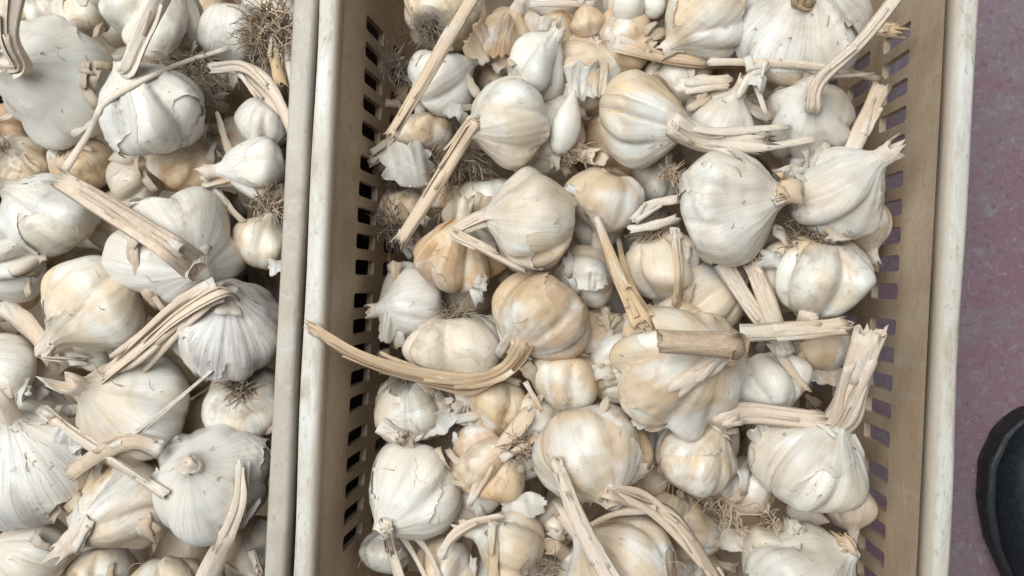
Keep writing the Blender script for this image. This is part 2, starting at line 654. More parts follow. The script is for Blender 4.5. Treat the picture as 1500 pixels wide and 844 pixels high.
def torn_layer(shape, seed, cover=0.55, nt=110, ns=60, s0=0.10, s1=0.995, lift=0.007, curl=0.06):
    """a loose outer skin with ragged torn edges"""
    r = np.random.default_rng(seed)
    T, S = shape.grid(nt, ns, s1, s0)
    x, y = np.cos(T), np.sin(T)
    m = np.zeros_like(T)
    for a in range(7):
        k = r.normal(0, 1, 3) * np.array([1.7, 1.7, 1.6]) * (0.6 + a * 0.55)
        m += np.sin(k[0] * x + k[1] * y + k[2] * S * 1.6 + r.uniform(0, 6.28)) / (1 + a * 0.9)
    m += r.normal(0, 0.07, m.shape) + 2.0 * (S - 0.4)
    thr = np.quantile(m, 1 - cover)
    m = m - thr
    m[0, :] = np.minimum(m[0, :], -0.05)
    Tm, Sm, mm = T.ravel().copy(), S.ravel().copy(), m.ravel()
    f = grid_faces(nt, ns)
    ins = mm > 0
    keep = ins[f].any(1) & (ins[f].sum(1) >= 1)
    f = f[keep]
    # pull outside corners back to the torn contour
    best = {}
    for q in f:
        for a in range(4):
            v, ws = q[a], (q[(a + 1) % 4], q[(a - 1) % 4], q[(a + 2) % 4])
            if not ins[v]:
                for w in ws:
                    if ins[w] and (v not in best or mm[w] > mm[best[v]]):
                        best[v] = w
    for v, w in best.items():
        t = mm[w] / (mm[w] - mm[v])
        dT = (Tm[v] - Tm[w] + np.pi) % (2 * np.pi) - np.pi
        Tm[v] = Tm[w] + dT * t
        Sm[v] = Sm[w] + (Sm[v] - Sm[w]) * t
    edge = np.clip(1 - np.clip(mm, 0, None) / 0.55, 0, 1) ** 2
    p = shape(Tm, Sm)
    c = np.array([0, 0, 0.05])
    nrm = p - c
    nrm /= np.linalg.norm(nrm, axis=1, keepdims=True)
    wv = np.clip(0.25 + 0.75 * np.sin(Tm * 3 + Sm * 5 + seed), 0, 1) ** 2 + 0.08
    p = p + nrm * (lift + curl * edge * wv)[:, None]
    used = np.unique(f)
    remap = -np.ones(len(p), int)
    remap[used] = np.arange(len(used))
    st = np.stack([np.cos(Tm) * 1.1, np.sin(Tm) * 1.1, np.clip(Sm, 0.15, 1) + 0.3], -1)
    return p[used], remap[f], st[used]


def axis_frame(dirpx, tilt, p=None):
    """rotation whose z axis is the stem direction (photo x right, y down; tilt up to the viewer)"""
    c = np.array([0, 0, 1.0]) if p is None else nvec(np.array([0, 0, CAM_Z]) - p)
    e1 = nvec(np.array([1.0, 0, 0]) - c * c[0])
    e2 = np.cross(c, e1)
    d = nvec(e1 * dirpx[0] - e2 * dirpx[1])
    t = math.radians(tilt)
    z = nvec(d * math.cos(t) + c * math.sin(t))
    ref = np.array([0, 0, 1.0]) if abs(z[2]) < 0.9 else np.array([0, 1.0, 0])
    x = nvec(np.cross(ref, z))
    y = np.cross(z, x)
    return np.stack([x, y, z], 1)


def tube(path, w0, w1, flat=0.6, seed=0, jag=0.5, seg=20, n=None, hollow=True, ridge=0.16, mid=None, start_flat=None, flare=0.0):
    """fibrous stalk: ridged flattened tube with a ragged open end; returns verts, faces, streak"""
    r = np.random.default_rng(seed)
    start_flat = flat if start_flat is None else start_flat
    path = np.asarray(path, float)
    L = np.linalg.norm(np.diff(path, axis=0), axis=1).sum()
    n = n or int(np.clip(L / 0.003, 12, 60))
    c = catmull(path, n)
    t = np.gradient(c, axis=0)
    t /= np.linalg.norm(t, axis=1, keepdims=True)
    ref = np.array([0, 0, 1.0]) if abs(t[0][2]) < 0.85 else np.array([0.3, 1.0, 0])
    sides, ups = [], []
    side = nvec(np.cross(t[0], ref))
    for i in range(n):
        side = nvec(side - t[i] * (side @ t[i]))
        sides.append(side)
        ups.append(np.cross(side, t[i]))
    sides, ups = np.array(sides), np.array(ups)
    a = np.linspace(0, 2 * np.pi, seg, endpoint=False)
    rid = 1 + ridge * r.normal(0, 1, seg).clip(-1.6, 1.6)
    rid2 = 1 + ridge * 0.6 * r.normal(0, 1, seg).clip(-1.6, 1.6)
    u = np.linspace(0, 1, n)
    wid = (w0 + (w1 - w0) * u) * 0.5
    if mid:
        wid = wid * (1 + (mid - 1) * np.sin(u * np.pi))
    wid = wid * (1 + 0.06 * np.sin(u * 9 + seed)) * (1 + flare * np.exp(-u * L / 0.006))
    tw = r.normal(0, 0.5) * u
    verts, st = [], []
    jl = np.abs(r.normal(0, 1, seg)) * jag * w1
    for i in range(n):
        rr = rid * (1 - u[i]) + rid2 * u[i]
        ca, sa = np.cos(a + tw[i]), np.sin(a + tw[i])
        fl_ = flat + (start_flat - flat) * max(0.0, 1 - u[i] / 0.28) ** 1.5
        ring = c[i] + sides[i] * (wid[i] * rr * ca)[:, None] + ups[i] * (wid[i] * fl_ * rr * sa)[:, None]
        if i == n - 1:
            ring = ring + t[i] * jl[:, None]
            ring = ring + (ring - c[i] - t[i] * jl[:, None]) * (r.uniform(0, 0.35, seg) * min(1, jag))[:, None]
        verts.append(ring)
        st.append(np.stack([np.cos(a), np.sin(a), np.full(seg, u[i] * L * 6)], 1))
    f = grid_faces(seg, n)
    V = np.vstack(verts)
    ST = np.vstack(st)
    if hollow:
        cx = V[-seg:].mean(0)
        inner = []
        for sc_, back in ((0.80, 0.0), (0.66, 0.5 * w1), (0.05, 0.25 * w1)):
            base = V[-seg:]
            ring = c[-1] + (base - t[-1] * jl[:, None] - c[-1]) * sc_ + t[-1] * (jl[:, None] * (0.8 if back == 0 else 0)) - t[-1] * back
            inner.append(ring)
        for q, ring in enumerate(inner):
            b0 = len(V) - seg
            V = np.vstack([V, ring])
            ST = np.vstack([ST, np.stack([np.cos(a) * 2.2, np.sin(a) * 2.2, np.full(seg, L * 6 + q * 0.3)], 1)])
            i = np.arange(seg)
            j = (i + 1) % seg
            f = np.vstack([f, np.stack([b0 + i, b0 + j, b0 + seg + j, b0 + seg + i], 1)])
    # close the start
    f = [tuple(q) for q in f] + [tuple(range(seg))[::-1]]
    return V, f, ST


def ribbon(path, w0, w1, seed=0, cup=0.35, n=None, thick=0.0005, ac=5, split=0.0, roll=0.0):
    """thin dry strip of leaf sheath with a cupped section and real thickness"""
    r = np.random.default_rng(seed)
    path = np.asarray(path, float)
    L = np.linalg.norm(np.diff(path, axis=0), axis=1).sum()
    n = n or int(np.clip(L / 0.004, 8, 40))
    c = catmull(path, n)
    t = np.gradient(c, axis=0)
    t /= np.linalg.norm(t, axis=1, keepdims=True)
    ref = np.array([0, 0, 1.0]) if abs(t[0][2]) < 0.85 else np.array([0.3, 1.0, 0])
    side = nvec(np.cross(t[0], ref))
    V, ST = [], []
    u = np.linspace(0, 1, n)
    ph = r.uniform(0, 6.28)
    ej = r.uniform(0, 1, ac) * w1 * 0.9
    off = np.linspace(-1, 1, ac)
    cr = r.normal(0, 0.12, ac)
    for layer in (0, 1):
        sd = side
        for i in range(n):
            sd = nvec(sd - t[i] * (sd @ t[i]))
            an = roll * u[i] + 0.35 * math.sin(ph + u[i] * 3)
            up0 = np.cross(sd, t[i])
            s2 = sd * math.cos(an) + up0 * math.sin(an)
            up = np.cross(s2, t[i])
            w = (w0 + (w1 - w0) * u[i]) / 2 * (1 + 0.12 * math.sin(ph + u[i] * 11))
            row = c[i] + s2 * (off * w)[:, None] + up * ((cup * (0.5 - off ** 2) + cr) * w)[:, None] - up * thick * layer
            if i == n - 1:
                row = row + t[i] * ej[:, None]
            if i == 0:
                row = row - t[i] * (ej[::-1])[:, None] * 0.6
            V.append(row)
            ST.append(np.stack([off * 1.0, np.full(ac, 0.3), np.full(ac, u[i] * L * 6)], 1))
    f = []
    m = n * ac
    for i in range(n - 1):
        for j in range(ac - 1):
            a = i * ac + j
            f.append((a, a + 1, a + 1 + ac, a + ac))
            f.append((m + a, m + a + ac, m + a + 1 + ac, m + a + 1))
        for j in (0, ac - 1):
            a = i * ac + j
            f.append((a, a + ac, m + a + ac, m + a) if j == 0 else (a, m + a, m + a + ac, a + ac))
    for i in (0, n - 1):
        for j in range(ac - 1):
            a = i * ac + j
            f.append((a, m + a, m + a + 1, a + 1) if i == 0 else (a, a + 1, m + a + 1, m + a))
    return np.vstack(V), f, np.vstack(ST)


def stalk_parts(path, w0, w1, flat, seed, jag, **kw):
    """a stalk as it dries: a creased flattened core, loose sheaths lying along it, fibres at the broken end"""
    r = np.random.default_rng(seed + 17)
    out = [tube(path, w0, w1, flat, seed, jag, ridge=kw.pop('ridge', .2), **kw)]
    n = 40
    c = catmull(np.asarray(path, float), n)
    t = np.gradient(c, axis=0)
    t /= np.linalg.norm(t, axis=1, keepdims=True)
    side = np.cross(t, np.array([0, 0, 1.0]))
    side /= np.linalg.norm(side, axis=1, keepdims=True) + 1e-6
    up = np.cross(side, t)
    w = np.linspace(w0, w1, n)
    L = np.linalg.norm(np.diff(c, axis=0), axis=1).sum()
    for q in range(4 if jag > .15 else 2):
        a = int(n * r.uniform(.05, .45))
        b = int(n * r.uniform(.62, 1.0))
        if b - a < 6:
            continue
        u = np.linspace(0, 1, b - a)
        o = r.uniform(-.42, .42)
        lift = (w[a:b] * flat * .5 * math.sqrt(max(.1, 1 - (2 * o) ** 2)) + .0002)[:, None]
        drift = r.normal(0, .18) * w[a:b] * u ** 2
        curl = np.abs(r.normal(0, .22)) * w[a:b] * np.clip((u - .7) / .3, 0, 1) ** 2
        pts = c[a:b] + side[a:b] * (o * w[a:b] + drift)[:, None] + up[a:b] * (lift + curl[:, None])
        out.append(ribbon(pts[:: max(1, len(pts) // 9)], w0 * r.uniform(.25, .5), w1 * r.uniform(.15, .4), seed * 5 + q, cup=.25, n=16, thick=.0003))
    if jag > .3:
        for q in range(7):
            o = r.uniform(-.45, .45)
            ln = w1 * r.uniform(.2, .8)
            p0 = c[-1] + side[-1] * o * w1 - t[-1] * ln * .8 + up[-1] * flat * w1 * r.uniform(-.3, .45)
            d = nvec(t[-1] + side[-1] * (o * .5 + r.normal(0, .15)) + up[-1] * r.normal(0, .2))
            out.append(ribbon([p0, p0 + t[-1] * ln * .8, p0 + t[-1] * ln * .8 + d * ln], w1 * r.uniform(.08, .2), w1 * .04, seed * 9 + q, n=6, thick=.0002, ac=3))
    return out


def join(parts):
    V, F, S, o = [], [], [], 0
    for v, f, s in parts:
        V.append(v)
        S.append(s if s is not None else np.zeros((len(v), 3)))
        F += [tuple(int(i) + o for i in q) for q in f]
        o += len(v)
    return np.vstack(V), F, np.vstack(S)


def root_strands(center, direction, rad, length, count, seed, thick=0.00042, spread=0.9, droop=0.0):
    r = np.random.default_rng(seed)
    d = nvec(direction)
    ref = np.array([0, 0, 1.0]) if abs(d[2]) < 0.8 else np.array([0, 1.0, 0])
    e1 = nvec(np.cross(d, ref))
    e2 = np.cross(d, e1)
    parts = []
    npt = 10
    for i in range(count):
        a, q = r.uniform(0, 6.28), math.sqrt(r.uniform(0, 1)) * rad
        p = np.array(center) + (e1 * math.cos(a) + e2 * math.sin(a)) * q
        v = nvec(d + (e1 * math.cos(a) + e2 * math.sin(a)) * r.uniform(0.1, 1.5) * spread + r.normal(0, 0.3, 3))
        L = length * r.uniform(0.45, 1.25)
        pts = [p]
        turn = r.normal(0, 0.35, 3)
        for s in range(npt - 1):
            turn = turn * 0.75 + r.normal(0, 0.42, 3)
            v = nvec(v + turn * 0.55 - d * droop * 0.1 * s)
            p = p + v * L / (npt - 1)
            pts.append(p)
        pts = np.array(pts)
        t = np.gradient(pts, axis=0)
        t /= np.linalg.norm(t, axis=1, keepdims=True)
        s1 = np.cross(t, np.array([0.31, 0.52, 0.79]))
        s1 /= np.linalg.norm(s1, axis=1, keepdims=True)
        s2 = np.cross(t, s1)
        w = thick * r.uniform(0.6, 1.3) * np.linspace(1.15, 0.5, npt)
        V = []
        for k in range(3):
            an = k * 2.0944
            V.append(pts + (s1 * math.cos(an) + s2 * math.sin(an)) * w[:, None])
        V = np.stack(V, 1).reshape(-1, 3)
        parts.append((V, grid_faces(3, npt), None))
    return join(parts)


# --- tables -----------------------------------------------------------------
# x, y, belly radius (photo px), cm of the centre below the rim, stem direction, tilt, dict of looks, label
B = []


def bulb(x, y, r, k, d, tilt, label, **kw):
    B.append(dict(x=x, y=y, r=r, k=k, d=d, tilt=tilt, label=label, **kw))


# the crate with the tan rim
bulb(88, 122, 95, 2.6, (-.6, -.15), 48, 'large greyish white bulb whose thick pale stem bends up at the photo corner', cl=6, lobe=.10, tan=.03, dirt=0, skin=.5,
     stem=dict(pts=[(30, 95, 4.6), (12, 50, 6.2), (24, -30, 7.2)], w1=31, flat=.7, pale=.7))
bulb(225, 165, 81, 1.0, (-.35, -1), 18, 'bright white plump bulb with deep rounded lobes and upright white stem', cl=6, lobe=.20, flat=.9, tan=.0, skin=.35,
     stem=dict(pts=[(190, 98, 2.4), (214, 40, 3.2), (247, -25, 4.2)], w1=33, flat=.6, pale=.95))
bulb(238, 30, 76, 3.4, (.35, -.8), 35, 'split white bulb showing reddish gap between cloves behind the upright stem', cl=5, lobe=.24, tan=.2, skin=.4, roots=45)
bulb(122, 20, 46, 5.2, (-.4, -1), 20, 'cream bulb at the top photo edge between two larger white ones', cl=6, lobe=.12, tan=.25, skin=.3)
bulb(60, 14, 40, 6.2, (.3, 1), -20, 'dull beige bulb tucked beside the bent pale stem at the photo top', cl=6, lobe=.14, tan=.4, dirt=.5)
bulb(347, 48, 55, 4.6, (-.2, 1), 10, 'smooth pale bulb touching the brown root tangle near the tan rim', cl=6, lobe=.08, tan=.1, skin=.4)
bulb(392, 182, 47, 4.4, (.4, -1), 25, 'white bulb with loose torn skin under a fan of dry strips', cl=6, lobe=.16, tan=.1, skin=.5)
bulb(380, 245, 57, 3.4, (-1, .1), 5, 'white bulb with two round lobes pressed against the tan rim', cl=5, lobe=.2, tan=.0, skin=.3)
bulb(270, 235, 56, 5.0, (.5, -.8), 25, 'golden brown wrinkled bulb just below the bright white plump one', cl=7, lobe=.10, tan=.75, skin=.6)
bulb(195, 270, 44, 5.4, (.8, -.3), 20, 'small greyish bulb with a peeled flap beneath the purple clove', cl=5, lobe=.2, tan=.2, pur=.3, skin=.45)
bulb(117, 238, 51, 4.9, (.5, .6), -32, 'tan bulb with its root end turned up beside a trailing white strip', cl=6, lobe=.14, tan=.6, dirt=.5, roots=55)
bulb(18, 240, 52, 4.6, (.4, .7), -38, 'cream bulb with dark stained root end at the photo edge', cl=6, lobe=.12, tan=.3, dirt=.9, roots=25)
bulb(8, 190, 36, 6.6, (1, .2), 10, 'orange brown bulb mostly buried at the photo edge', cl=6, lobe=.1, tan=.9)
bulb(83, 312, 73, 2.7, (-.75, -.65), 20, 'pale grey bulb lying where a long flat stem ends', cl=6, lobe=.14, tan=.08, dirt=.4, skin=.3)
bulb(262, 368, 100, 2.2, (.2, .2), 66, 'wide flattened greyish white bulb with long flat brownish stem', cl=6, lobe=.11, flat=.8, tan=.1, pur=.15, skin=.6,
     stem=dict(pts=[(250, 365, 4.4), (205, 335, 4.2), (150, 300, 3.4), (96, 266, 3.0)], w1=34, w0=44, flat=.28, brown=.3, pale=.3, strips=[((205, 335, 4.4), (190, 380, 3.2), (240, 458, 2.2)), ((190, 335, 4.0), (200, 395, 3), (215, 440, 2.0)), ((262, 362, 4.6), (190, 318, 4.3), (120, 276, 3.6)), ((240, 366, 4.5), (175, 330, 4.1), (138, 306, 3.4))]))
bulb(2, 372, 76, 2.3, (-1, .3), 10, 'large white bulb with knobbly side cut by the photo edge', cl=7, lobe=.18, tan=.12, skin=.3)
bulb(140, 438, 85, 1.0, (-.72, .7), 0, 'lumpy cream bulb with tan crown and small dark scar', cl=5, lobe=.17, flat=.85, tan=.34, skin=.45,
     stem=dict(pts=[(70, 506, -.4), (62, 522, -.9), (112, 526, -1.4)], w1=30, flat=.3, pale=.8))
bulb(332, 484, 84, 1.6, (0, -.8), 52, 'white bulb with violet veins and a fan of split stalks from its neck', cl=8, lobe=.07, tan=.05, pur=.75, skin=.5,
     stem=dict(pts=[(318, 424, 3.6), (262, 458, 3.2), (215, 500, 2.6), (158, 548, 1.5)], w1=26, w0=44, flat=.3, pale=.35, strips=[((316, 420, 3.8), (250, 450, 3.6), (150, 545, 2.0)), ((300, 430, 3.6), (200, 530, 2.6), (92, 562, 1.5)), ((322, 430, 3.6), (270, 480, 2.6), (210, 545, 1.4)), ((322, 425, 3.7), (255, 492, 3.0), (190, 540, 2.0))]))
bulb(386, 360, 47, 4.6, (.3, -1), 10, 'beige grey bulb under a dangling root tangle by the tan rim', cl=6, lobe=.1, tan=.25, dirt=.2)
bulb(8, 545, 58, 3.2, (-1, -.2), 5, 'smooth white bulb above the violet topped one at the photo edge', cl=6, lobe=.10, tan=.05)
bulb(200, 595, 92, 2.3, (-.7, -.15), 35, 'broad white bulb with a small round knob under a thin straw', cl=6, lobe=.12, tan=.28, skin=.6)
bulb(362, 585, 60, 3.7, (.3, .5), -62, 'grey skinned bulb showing a thick mat of brown roots', cl=6, lobe=.1, tan=.2, dirt=.55, pur=.3, roots=150)
bulb(42, 684, 104, 1.7, (-.5, -.7), 40, 'very large white bulb with violet tinged top and ragged lower skin', cl=6, lobe=.10, tan=.03, pur=.3, skin=.55)
bulb(183, 738, 82, 2.3, (-.8, .8), 12, 'white bulb with orange stain and shredded skin under the thick curved stalk', cl=6, lobe=.12, tan=.35, skin=.45)
bulb(312, 708, 90, 1.6, (-.5, -.25), 60, 'big bright white bulb with a small brown neck scar facing up', stub=0, cl=6, lobe=.10, tan=.04, skin=.6, dirt=.1)
bulb(50, 812, 62, 3.0, (-.9, -.2), 15, 'yellowish white bulb at the bottom corner of the photo', cl=7, lobe=.12, tan=.25, pur=.1, skin=.3)
bulb(150, 836, 52, 5.2, (.2, 1), -10, 'shaded grey bulb low between two cream ones at the bottom edge', cl=6, lobe=.12, tan=.3, dirt=.4, pur=.2)
bulb(248, 862, 64, 3.4, (.1, 1), 5, 'cream bulb rising from the bottom edge below the bright white one', cl=6, lobe=.12, tan=.3, skin=.4)
bulb(362, 795, 50, 4.8, (.4, 1), 10, 'beige bulb half hidden beside the tan rim near a split stalk', cl=6, lobe=.1, tan=.4, skin=.3)
bulb(50, 610, 50, 4.8, (.9, -.2), 20, 'translucent skinned pale bulb beneath the broken white strip', cl=6, lobe=.12, tan=.1, pur=.25, skin=.5)
bulb(70, 545, 40, 5.0, (.9, .2), 20, 'small pale pink bulb under the fan of split stalks', cl=5, lobe=.14, tan=.2, pur=.35)

# the crate with the white rim
bulb(650, 18, 68, 5.4, (.5, -.6), -48, 'grey soiled bulb with matted roots at the top of the wall', cl=7, lobe=.13, tan=.25, dirt=.95, roots=70)
bulb(645, 120, 54, 6.2, (.8, -.4), 10, 'white bulb behind the longest straight stalk', cl=6, lobe=.15, tan=.08, skin=.4)
bulb(622, 205, 46, 7.4, (-.2, -.8), -35, 'dirty beige bulb with short roots between the two long stalks', cl=6, lobe=.14, tan=.4, dirt=.7, roots=50)
bulb(748, 178, 69, 3.4, (-.78, .1), 22, 'cream white bulb with a dark slit, joined to a long straight tan stem', cl=5, lobe=.13, flat=.85, tan=.22, skin=.5,
     stem=dict(pts=[(694, 180, .9), (668, 222, .7), (630, 284, .3), (588, 350, -.4)], w1=25, flat=.7, pale=.15, yellow=.2, jag=.35))
bulb(782, 100, 56, 4.8, (.6, -.7), 15, 'white bulb of two round cloves half out of their husk', cl=4, lobe=.3, tan=.05, skin=.3)
bulb(742, 62, 52, 6.4, (.3, -.8), 30, 'beige torn bulb in the pile behind the two round white cloves', cl=6, lobe=.16, tan=.45, skin=.6)
bulb(815, 62, 44, 7.0, (.9, .3), 25, 'pale beige bulb at the photo top left of the root tangle', cl=6, lobe=.15, tan=.35, skin=.5)
bulb(912, 62, 54, 6.4, (.8, -.3), -25, 'brownish bulb carrying a wiry root tangle near the long thin straw', cl=6, lobe=.14, tan=.5, roots=110, dirt=.3)
bulb(862, 32, 26, 5.4, (-.3, -1), 20, 'tiny cream bulb above the root tangle', cl=4, lobe=.1, tan=.3)
bulb(1034, 25, 64, 4.6, (-.5, .5), 20, 'shiny white bulb with brown side at the top photo edge', cl=6, lobe=.13, tan=.28, skin=.5)
bulb(1174, 48, 86, 4.4, (0, -.9), 38, 'big smooth white bulb with tan stem cut by the top edge', cl=6, lobe=.11, tan=.14, skin=.4, pur=.2,
     stem=dict(pts=[(1175, 5, 3.0), (1178, -40, 4.6)], w1=34, flat=.7, yellow=.6, brown=.3))
bulb(935, 168, 75, 3.4, (.94, .18), 12, 'cream bulb with golden cheek and flaring pinkish white stem', cl=6, lobe=.13, tan=.3, skin=.4,
     stem=dict(pts=[(985, 182, .9), (1030, 207, 1.2), (1105, 212, 1.5)], w1=36, flat=.35, pale=.75, mid=1.05, jag=.5, strips=[((1040, 205, 1.3), (1110, 216, 1.7), (1190, 204, 1.8)), ((1000, 180, 1.6), (1050, 192, 1.9), (1150, 186, 1.7))]))
bulb(1058, 182, 54, 5.2, (.45, -.9), 30, 'white bulb under the crossed papery white scraps', cl=6, lobe=.11, tan=.2, skin=.4)
bulb(1185, 175, 66, 4.2, (.05, -.2), 62, 'white bulb whose very long thin stem reaches the top edge', cl=6, lobe=.14, tan=.16, skin=.4,
     stem=dict(pts=[(1192, 160, 3.6), (1200, 120, 4.4), (1262, 60, 5.4), (1322, -15, 6.0)], w1=17, flat=.7, pale=.55, strips=[((1196, 150, 3.8), (1190, 118, 4.2), (1280, 108, 2.4))]))
bulb(1218, 282, 76, 3.8, (.75, -.6), 25, 'veiny white bulb with peeling side skin against the far wall', cl=7, lobe=.13, tan=.16, pur=.15, skin=.6, dirt=.3, roots=25)
bulb(1060, 300, 79, 3.0, (.95, -.12), 10, 'large white bulb with fine ribs gathering into a short pink neck', cl=7, lobe=.08, tan=.12, pur=.12, skin=.45,
     stem=dict(pts=[(1140, 288, .5), (1170, 278, .6)], w1=30, flat=.5, pale=.5, jag=.5))
bulb(786, 325, 74, 2.8, (-.92, -.05), 12, 'large cream bulb with folded back pale stem in mid pile', cl=6, lobe=.13, tan=.2, skin=.35,
     stem=dict(pts=[(705, 320, .6), (676, 334, .8), (668, 346, 1.2), (700, 362, 1.4), (766, 396, 1.3)], w1=26, flat=.55, pale=.5, jag=.3))
bulb(890, 288, 56, 4.6, (-.3, .9), -15, 'plain beige bulb squeezed between the cream one and a dark gap', cl=6, lobe=.09, tan=.42, skin=.3)
bulb(962, 268, 36, 7.2, (.3, -.6), 20, 'shadowed grey bulb deep behind the short root tuft', cl=6, lobe=.1, dirt=.4, tan=.1)
bulb(668, 380, 64, 5.2, (.2, -.9), 22, 'orange tan bulb with split skin between rounded cloves', cl=7, lobe=.22, tan=.7, skin=.3)
bulb(655, 285, 38, 7.8, (.2, -.8), -15, 'small beige bulb behind the long straight tan stem', cl=6, lobe=.18, tan=.4, roots=40, dirt=.3)
bulb(606, 446, 55, 7.2, (-.8, .1), 15, 'bluish grey bulb with black mould specks by the wall', cl=6, lobe=.08, tan=.0, dirt=.35, pur=.15, skin=.5)
bulb(672, 508, 76, 4.6, (.05, .9), -12, 'white bulb of two bold lobes beneath a fringe of roots', cl=6, lobe=.2, flat=.8, tan=.15, dirt=.5, roots=55, seed=3021)
bulb(796, 458, 72, 4.0, (-.55, .75), 5, 'tan bulb whose long curved fibrous stem sweeps out over the rim', cl=6, lobe=.11, tan=.62, skin=.4, dirt=.2,
     stem=dict(pts=[(768, 505, .3), (742, 540, .7), (690, 558, 1.4), (610, 548, 2.4), (530, 524, 3.6), (462, 484, 4.4)], w1=22, w0=40, flat=.42, yellow=.5, brown=.1, jag=.5, strips=[((700, 562, 1.2), (640, 562, 1.6), (560, 545, 2.0)), ((660, 560, 2.0), (590, 532, 2.8), (560, 518, 2.9)), ((740, 548, .6), (690, 575, .8), (620, 562, 1.4))]))
bulb(828, 552, 56, 5.0, (-.3, .9), -20, 'small pale tan bulb with root tuft below the curved stem neck', cl=6, lobe=.14, tan=.35, roots=50)
bulb(604, 594, 63, 6.2, (.2, .9), -25, 'bulb with sooty grey top under the curved stem by the wall', cl=7, lobe=.12, tan=.2, dirt=1.0, skin=.4, roots=22)
bulb(725, 592, 51, 6.0, (.1, 1), 5, 'tan and white bulb with cracked skin under the curved stem', cl=6, lobe=.15, tan=.45, skin=.5)
bulb(858, 402, 50, 6.2, (-.8, .3), 10, 'greyish bulb with a stuck white flake deep between larger ones', cl=6, lobe=.12, tan=.2, pur=.25, skin=.5)
bulb(966, 385, 64, 4.8, (.2, .8), -22, 'white bulb with a glossy bulging clove and brown root crown', cl=5, lobe=.24, tan=.15, roots=60)
bulb(920, 540, 66, 4.2, (-.7, .2), 10, 'white lobed bulb partly covered by the broad tan one', cl=6, lobe=.2, tan=.14, skin=.3)
bulb(1000, 530, 104, 2.4, (.7, -.2), 58, 'broad tan topped bulb with a sawn brown stem pointing at the viewer', cl=8, lobe=.14, flat=.72, tan=.45, skin=.5,
     stem=dict(pts=[(1072, 506, 4.6), (1040, 504, 5.2), (968, 500, 5.6)], w1=41, w0=40, flat=1.15, brown=.55, jag=.12, ridge=.05))
bulb(1022, 448, 74, 4.8, (.7, -.5), 15, 'pale bulb mostly hidden behind the broad tan topped one', cl=6, lobe=.12, tan=.25, skin=.4)
bulb(1202, 398, 84, 3.8, (-.12, .85), -14, 'ribbed cream bulb lying upside down with grey mud marks', cl=9, lobe=.20, flat=.72, tan=.3, dirt=.42, roots=40,
     stem=dict(pts=[(1185, 460, -1.0), (1176, 492, -2.0)], w1=30, flat=.6, pale=.6))
bulb(1122, 556, 52, 5.0, (.3, .9), 5, 'glossy white bulb with one rounded lobe right of the tan topped one', cl=5, lobe=.2, tan=.02)
bulb(1195, 500, 50, 6.4, (.1, -.9), 20, 'shaded grey bulb beneath the frayed stalk end', cl=6, lobe=.1, tan=.3, skin=.6)
bulb(862, 660, 80, 3.2, (.3, .85), 18, 'cream bulb with golden freckles and a fanned fibrous stem', cl=7, lobe=.09, tan=.36, skin=.45,
     stem=dict(pts=[(893, 722, .7), (940, 738, 1.0), (990, 762, 1.2), (1050, 850, 1.6)], w1=30, flat=.35, brown=.15, pale=.2, strips=[((890, 715, .8), (950, 728, 1.4), (1015, 790, 1.5)), ((960, 745, 1.5), (905, 752, 1.2), (862, 772, .6)), ((900, 722, 1.0), (965, 760, 1.7), (1040, 845, 1.9))]))
bulb(1020, 672, 64, 3.8, (.55, -.8), 22, 'orange tinged cream bulb with a thick stub stem lying sideways', cl=6, lobe=.14, tan=.5, skin=.35, roots=12,
     stem=dict(pts=[(1058, 612, 1.6), (1100, 606, 1.7), (1198, 618, 1.4)], w1=36, w0=34, flat=.65, pale=.4, jag=.4))
bulb(1184, 684, 78, 3.4, (.52, -.8), 22, 'white bulb with a fat upright frayed stem beside the slotted wall', cl=6, lobe=.13, tan=.15, skin=.35, dirt=.15,
     stem=dict(pts=[(1238, 606, 1.9), (1248, 570, 2.8), (1272, 492, 4.2)], w1=46, w0=44, flat=.6, pale=.5, jag=.22, strips=[((1250, 560, 3.4), (1272, 520, 4.1), (1292, 488, 4.4))]))
bulb(607, 716, 78, 4.8, (-.5, .75), 22, 'big smooth white bulb in the corner with several limp stems', cl=6, lobe=.12, tan=.06, skin=.45, pur=.12,
     stem=dict(pts=[(568, 772, .6), (572, 800, .4), (590, 862, .2)], w1=30, flat=.45, pale=.7, strips=[((575, 770, 1.0), (620, 800, .9), (650, 860, .6)), ((570, 765, .9), (600, 805, .3), (625, 850, .2))]))
bulb(716, 674, 62, 5.0, (-.6, .6), -22, 'yellowish bulb with a spray of roots on its shoulder', cl=5, lobe=.2, tan=.55, roots=85)
bulb(752, 800, 62, 4.6, (-.8, -.2), 12, 'cream bulb with one orange smear near the bottom edge', cl=6, lobe=.14, tan=.35, skin=.3)
bulb(916, 838, 84, 3.6, (-.7, -.6), 10, 'large cream bulb at the bottom edge under the fanned stem', cl=6, lobe=.12, tan=.3, skin=.3)
bulb(1165, 845, 84, 4.0, (.85, -.5), 8, 'wide cream bulb at the bottom edge beside a tan frayed tip', cl=6, lobe=.12, tan=.14, skin=.35,
     stem=dict(pts=[(1240, 800, .6), (1236, 796, .9)], w1=24, yellow=.7, jag=.5))
bulb(1092, 715, 48, 6.0, (.3, -.9), 10, 'dim beige bulb in the shade between two larger ones', cl=6, lobe=.12, tan=.4, skin=.4)
bulb(955, 706, 27, 6.4, (-.1, -1), 10, 'tiny violet streaked bulb beside the orange tinged one', cl=4, lobe=.1, tan=.3, pur=.7)
bulb(818, 762, 36, 6.2, (.4, -.8), 10, 'small beige bulb left of the fanned stem', cl=5, lobe=.14, tan=.4)
bulb(652, 822, 44, 6.4, (-.4, .8), 10, 'pinkish beige bulb low among the limp stems', cl=6, lobe=.12, tan=.3, pur=.25)
